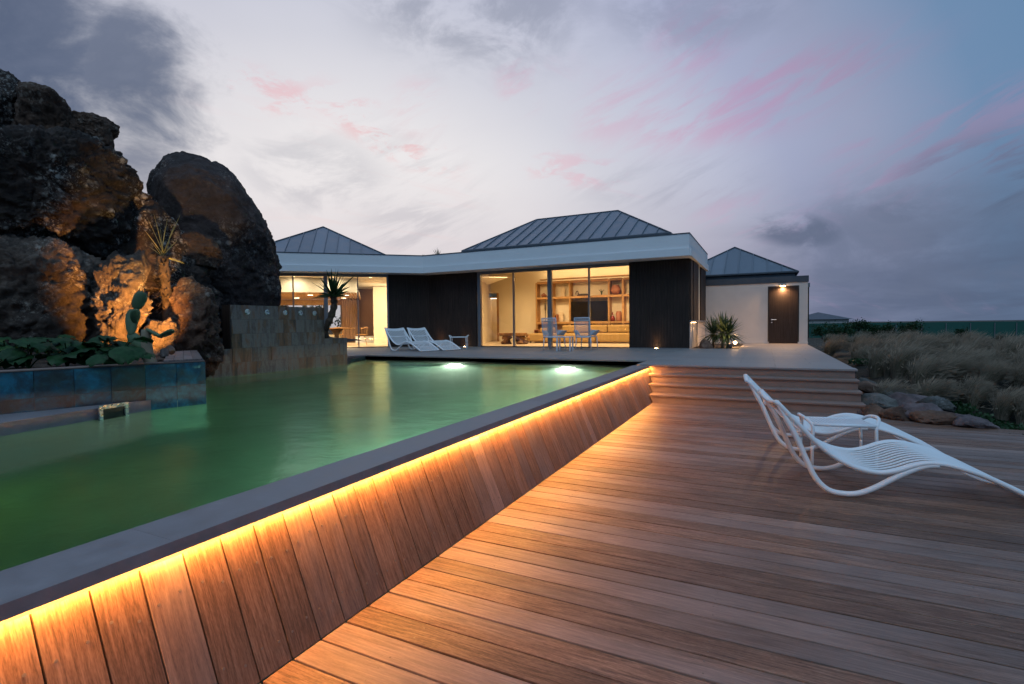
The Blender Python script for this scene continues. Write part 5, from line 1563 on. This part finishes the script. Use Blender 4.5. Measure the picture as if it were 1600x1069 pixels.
def clump(x, y, s, far, label, group):
    z = GZ(x, y)
    t = thing('grass_clump', label, 'grass', (x, y, z - .02), rg.uniform(-.5, .5), group); t.scale = (s * rg.uniform(.95, 1.25), s * rg.uniform(.95, 1.2), s * rg.uniform(.85, 1.1))
    (g, h), d = rg.choice(FARP if far else PROT)
    tag(link('green_blades', g, None, t), kind='stuff'); tag(link('dry_blades', d, None, t), kind='stuff')
    if h: tag(link('seed_heads', h, None, t), kind='stuff')
near = []
tries = 0
while len(near) < 92 and tries < 9000:
    tries += 1
    y = rg.uniform(9.7, 20.5); x = rg.uniform(1.62, 1.9 + (y - 6) * .95)
    if y < 10.1 and x < 2.2: continue
    if all(math.hypot(x - a, y - b) > .46 for a, b in near): near.append((x, y))
for x, y in sorted(near, key=lambda p: p[1]):
    clump(x, y, rg.uniform(.78, 1.12) * (.8 if y < 10.8 else 1), False, 'feathery dry grass clump leaning in the wind right of the terrace and steps', 'grass clumps beside the terrace')
for px, py, s in ((1520, 640, .55), (1565, 650, .7), (1600, 655, .75), (1545, 625, .8), (1590, 632, .8), (1490, 622, .7), (1640, 660, .8), (1470, 612, .7), (1620, 630, .9)):
    q = at_z(px, py + 8, GZ(3, 9.5)); clump(q.x, q.y, s, False, 'feathery dry grass clump leaning in the wind right of the terrace and steps', 'grass clumps beside the terrace')
far = []; tries = 0
while len(far) < 95 and tries < 6000:
    tries += 1
    y = rg.uniform(20.5, 58); x = rg.uniform(2.2 + (y - 20) * .05, 3 + y * 1.02)
    if all(math.hypot(x - a, y - b) > .9 for a, b in far): far.append((x, y))
for x, y in far: clump(x, y, rg.uniform(1.0, 1.5), True, 'distant rounded dry grass tuft in the field before the green fence', 'grass tufts across the field')
# low green cover
def cover():
    rnd = random.Random(8); m = MB()
    def leafpatch(cx, cy, r, n, s):
        for k in range(n):
            a = rnd.uniform(0, 6.28); rr = r * math.sqrt(rnd.random()); x, y = cx + rr * math.cos(a), cy + rr * math.sin(a); z = GZ(x, y) + rnd.uniform(.0, .10)
            d = Vector((rnd.uniform(-1, 1), rnd.uniform(-1, 1), rnd.uniform(.2, 1))).normalized() * s * rnd.uniform(.6, 1.2); sd = d.cross(Vector((rnd.uniform(-1, 1), rnd.uniform(-1, 1), .3))).normalized() * s * .45
            o = len(m.v); p = Vector((x, y, z)); m.v += [tuple(p), tuple(p + d * .5 - sd), tuple(p + d), tuple(p + d * .5 + sd)]; m.f.append((o, o + 1, o + 2, o + 3))
    for px, py, r in ((1400, 600, .4), (1440, 612, .4), (1480, 640, .35), (1500, 648, .35), (1530, 655, .35), (1420, 607, .4), (1345, 590, .25), (1560, 660, .4), (1600, 668, .5)):
        q = at_z(px, py, .02); leafpatch(q.x, q.y, r, 420, .05)
    for k in range(60):
        y = rnd.uniform(13, 45); x = rnd.uniform(5, 4 + y * .95); leafpatch(x, y, rnd.uniform(.5, 1.6), 260, .09)
    tag(m.build('ground_cover', MAT['leafdark']), 'low green leafy ground cover between the grass clumps', 'ground cover', kind='stuff')
cover()

# ------------------------------------------------------------------ fence, far house, far shrubs
def fence():
    t = thing('screen_fence', 'long green cloth screen fence with thin posts across the field', 'fence', (30, 58, -1))
    L = Vector(t.location)
    pts = [at_d(px, 503, dep) for px, dep in ((1262, 66), (1330, 64), (1400, 62), (1440, 61), (1478, 60), (1516, 59.5), (1554, 59), (1588, 58.5), (1630, 58), (1700, 57))]
    for i, (a, b) in enumerate(zip(pts[:-1], pts[1:])):
        za, zb = GZ(a.x, a.y) - .1, GZ(b.x, b.y) - .1
        ta, tb = at_d(800, 0, 1), 0
        h = 1.38 - 2.6 * 60 / 800
        m = MB(); d = (b - a); d.z = 0; n_ = Vector((-d.y, d.x, 0)).normalized() * .03
        m.quadbox([Vector((a.x, a.y, za)) - L, Vector((b.x, b.y, zb)) - L, Vector((b.x, b.y, zb)) - L + n_, Vector((a.x, a.y, za)) - L + n_,
                   Vector((a.x, a.y, h)) - L, Vector((b.x, b.y, h)) - L, Vector((b.x, b.y, h)) - L + n_, Vector((a.x, a.y, h)) - L + n_]); m.build('screen_panel', MAT['fence'], t)
        MB().tube([Vector((a.x, a.y, za)) - L - n_ * 2, Vector((a.x, a.y, h - .15)) - L - n_ * 2], .045, 6).build('post', MAT['alu'], t)
fence()
def far_house():
    c = at_d(1278, 500, 70); z0 = GZ(c.x, c.y) - .2
    t = thing('distant_house', 'distant dark house with pointed roof seen past the annex', 'house', (c.x, c.y, z0))
    MB().box(-3.2, 3.2, -3, 3, 0, 1.75 - z0).build('wall', MAT['plaster'], t)
    a = 1.7 - z0
    m = MB(); m.v = [(-3.7, -3.4, a), (3.7, -3.4, a), (3.7, 3.4, a), (-3.7, 3.4, a), (0, 0, a + 1.0)]; m.f = [(0, 1, 4), (1, 2, 4), (2, 3, 4), (3, 0, 4), (3, 2, 1, 0)]; m.build('roof', MAT['zincdark'], t)
far_house()
def shrub(name, loc, rx, rz, n, leaf, mat, label, cat, group=None, seed=0):
    rnd = random.Random(seed); t = thing(name, label, cat, loc, 0, group); m = MB(); tr = MB()
    tr.tube([(0, 0, -.05), (rnd.uniform(-.05, .05) * rx, 0, rz * .6)], [.05 * rx + .02, .02], 7)
    cl = [Vector((rnd.gauss(0, .45) * rx, rnd.gauss(0, .45) * rx, rz * rnd.uniform(.35, 1.0))) for _ in range(12)]
    for c in cl: tr.tube([(0, 0, rz * .25), tuple(c)], [.02 * rx + .008, .006], 5)
    for k in range(n):
        c = rnd.choice(cl); p = c + Vector((rnd.gauss(0, .2) * rx, rnd.gauss(0, .2) * rx, rnd.gauss(0, .13) * rz))
        if p.z < .02: p.z = .02
        d = Vector((rnd.uniform(-1, 1), rnd.uniform(-1, 1), rnd.uniform(-.4, 1))).normalized() * leaf; sd = d.cross(Vector((rnd.random(), rnd.random(), rnd.random()))).normalized() * leaf * .35
        o = len(m.v); m.v += [tuple(p), tuple(p + d * .5 - sd), tuple(p + d), tuple(p + d * .5 + sd)]; m.f.append((o, o + 1, o + 2, o + 3))
    m.build('crown', mat, t); tr.build('trunk', MAT['bark'], t); return t
for i, (px, dep, rx, rz) in enumerate([(1318, 52, .9, 1.5), (1336, 54, .9, 1.7), (1352, 53, .7, 1.5), (1376, 52, .7, 1.5), (1426, 50, .9, 1.9), (1416, 50, .7, 1.4), (1300, 53, 1.0, 1.5), (1285, 54, 1.0, 1.4), (1362, 52, .8, 1.2), (1395, 51, .7, 1.2), (1505, 50, .7, .9)]):
    q = at_d(px, 505, dep); shrub('field_shrub', (q.x, q.y, GZ(q.x, q.y)), rx, rz, 700, .16, MAT['leafdark'], 'dark leafy shrub standing in front of the green screen fence', 'shrub', 'shrubs along the screen fence', 40 + i)
# garden seen through the dining windows and corridor
for i, (s, t, rx, rz, lab) in enumerate([(5.2, 9.5, 1.0, 1.9, 'dark garden tree seen through the dining window, left part'), (3.2, 10.0, .9, 1.7, 'dark garden tree seen through the dining window beside the curtain'), (6.8, 10.5, 1.1, 2.0, 'dark garden tree seen through the dining window behind the wall lamps')]):
    q = Wp(s, t, P - .1); shrub('garden_tree', tuple(q), rx, rz, 800, .16, MAT['leafdark'], lab, 'tree', 'garden trees behind the dining wing', 60 + i)
shrub('garden_shrub', (-13.6, 25.0, P), .5, 1.5, 900, .13, MAT['yucca'], 'loose shrub seen through the corridor behind the living room', 'shrub', None, 77)
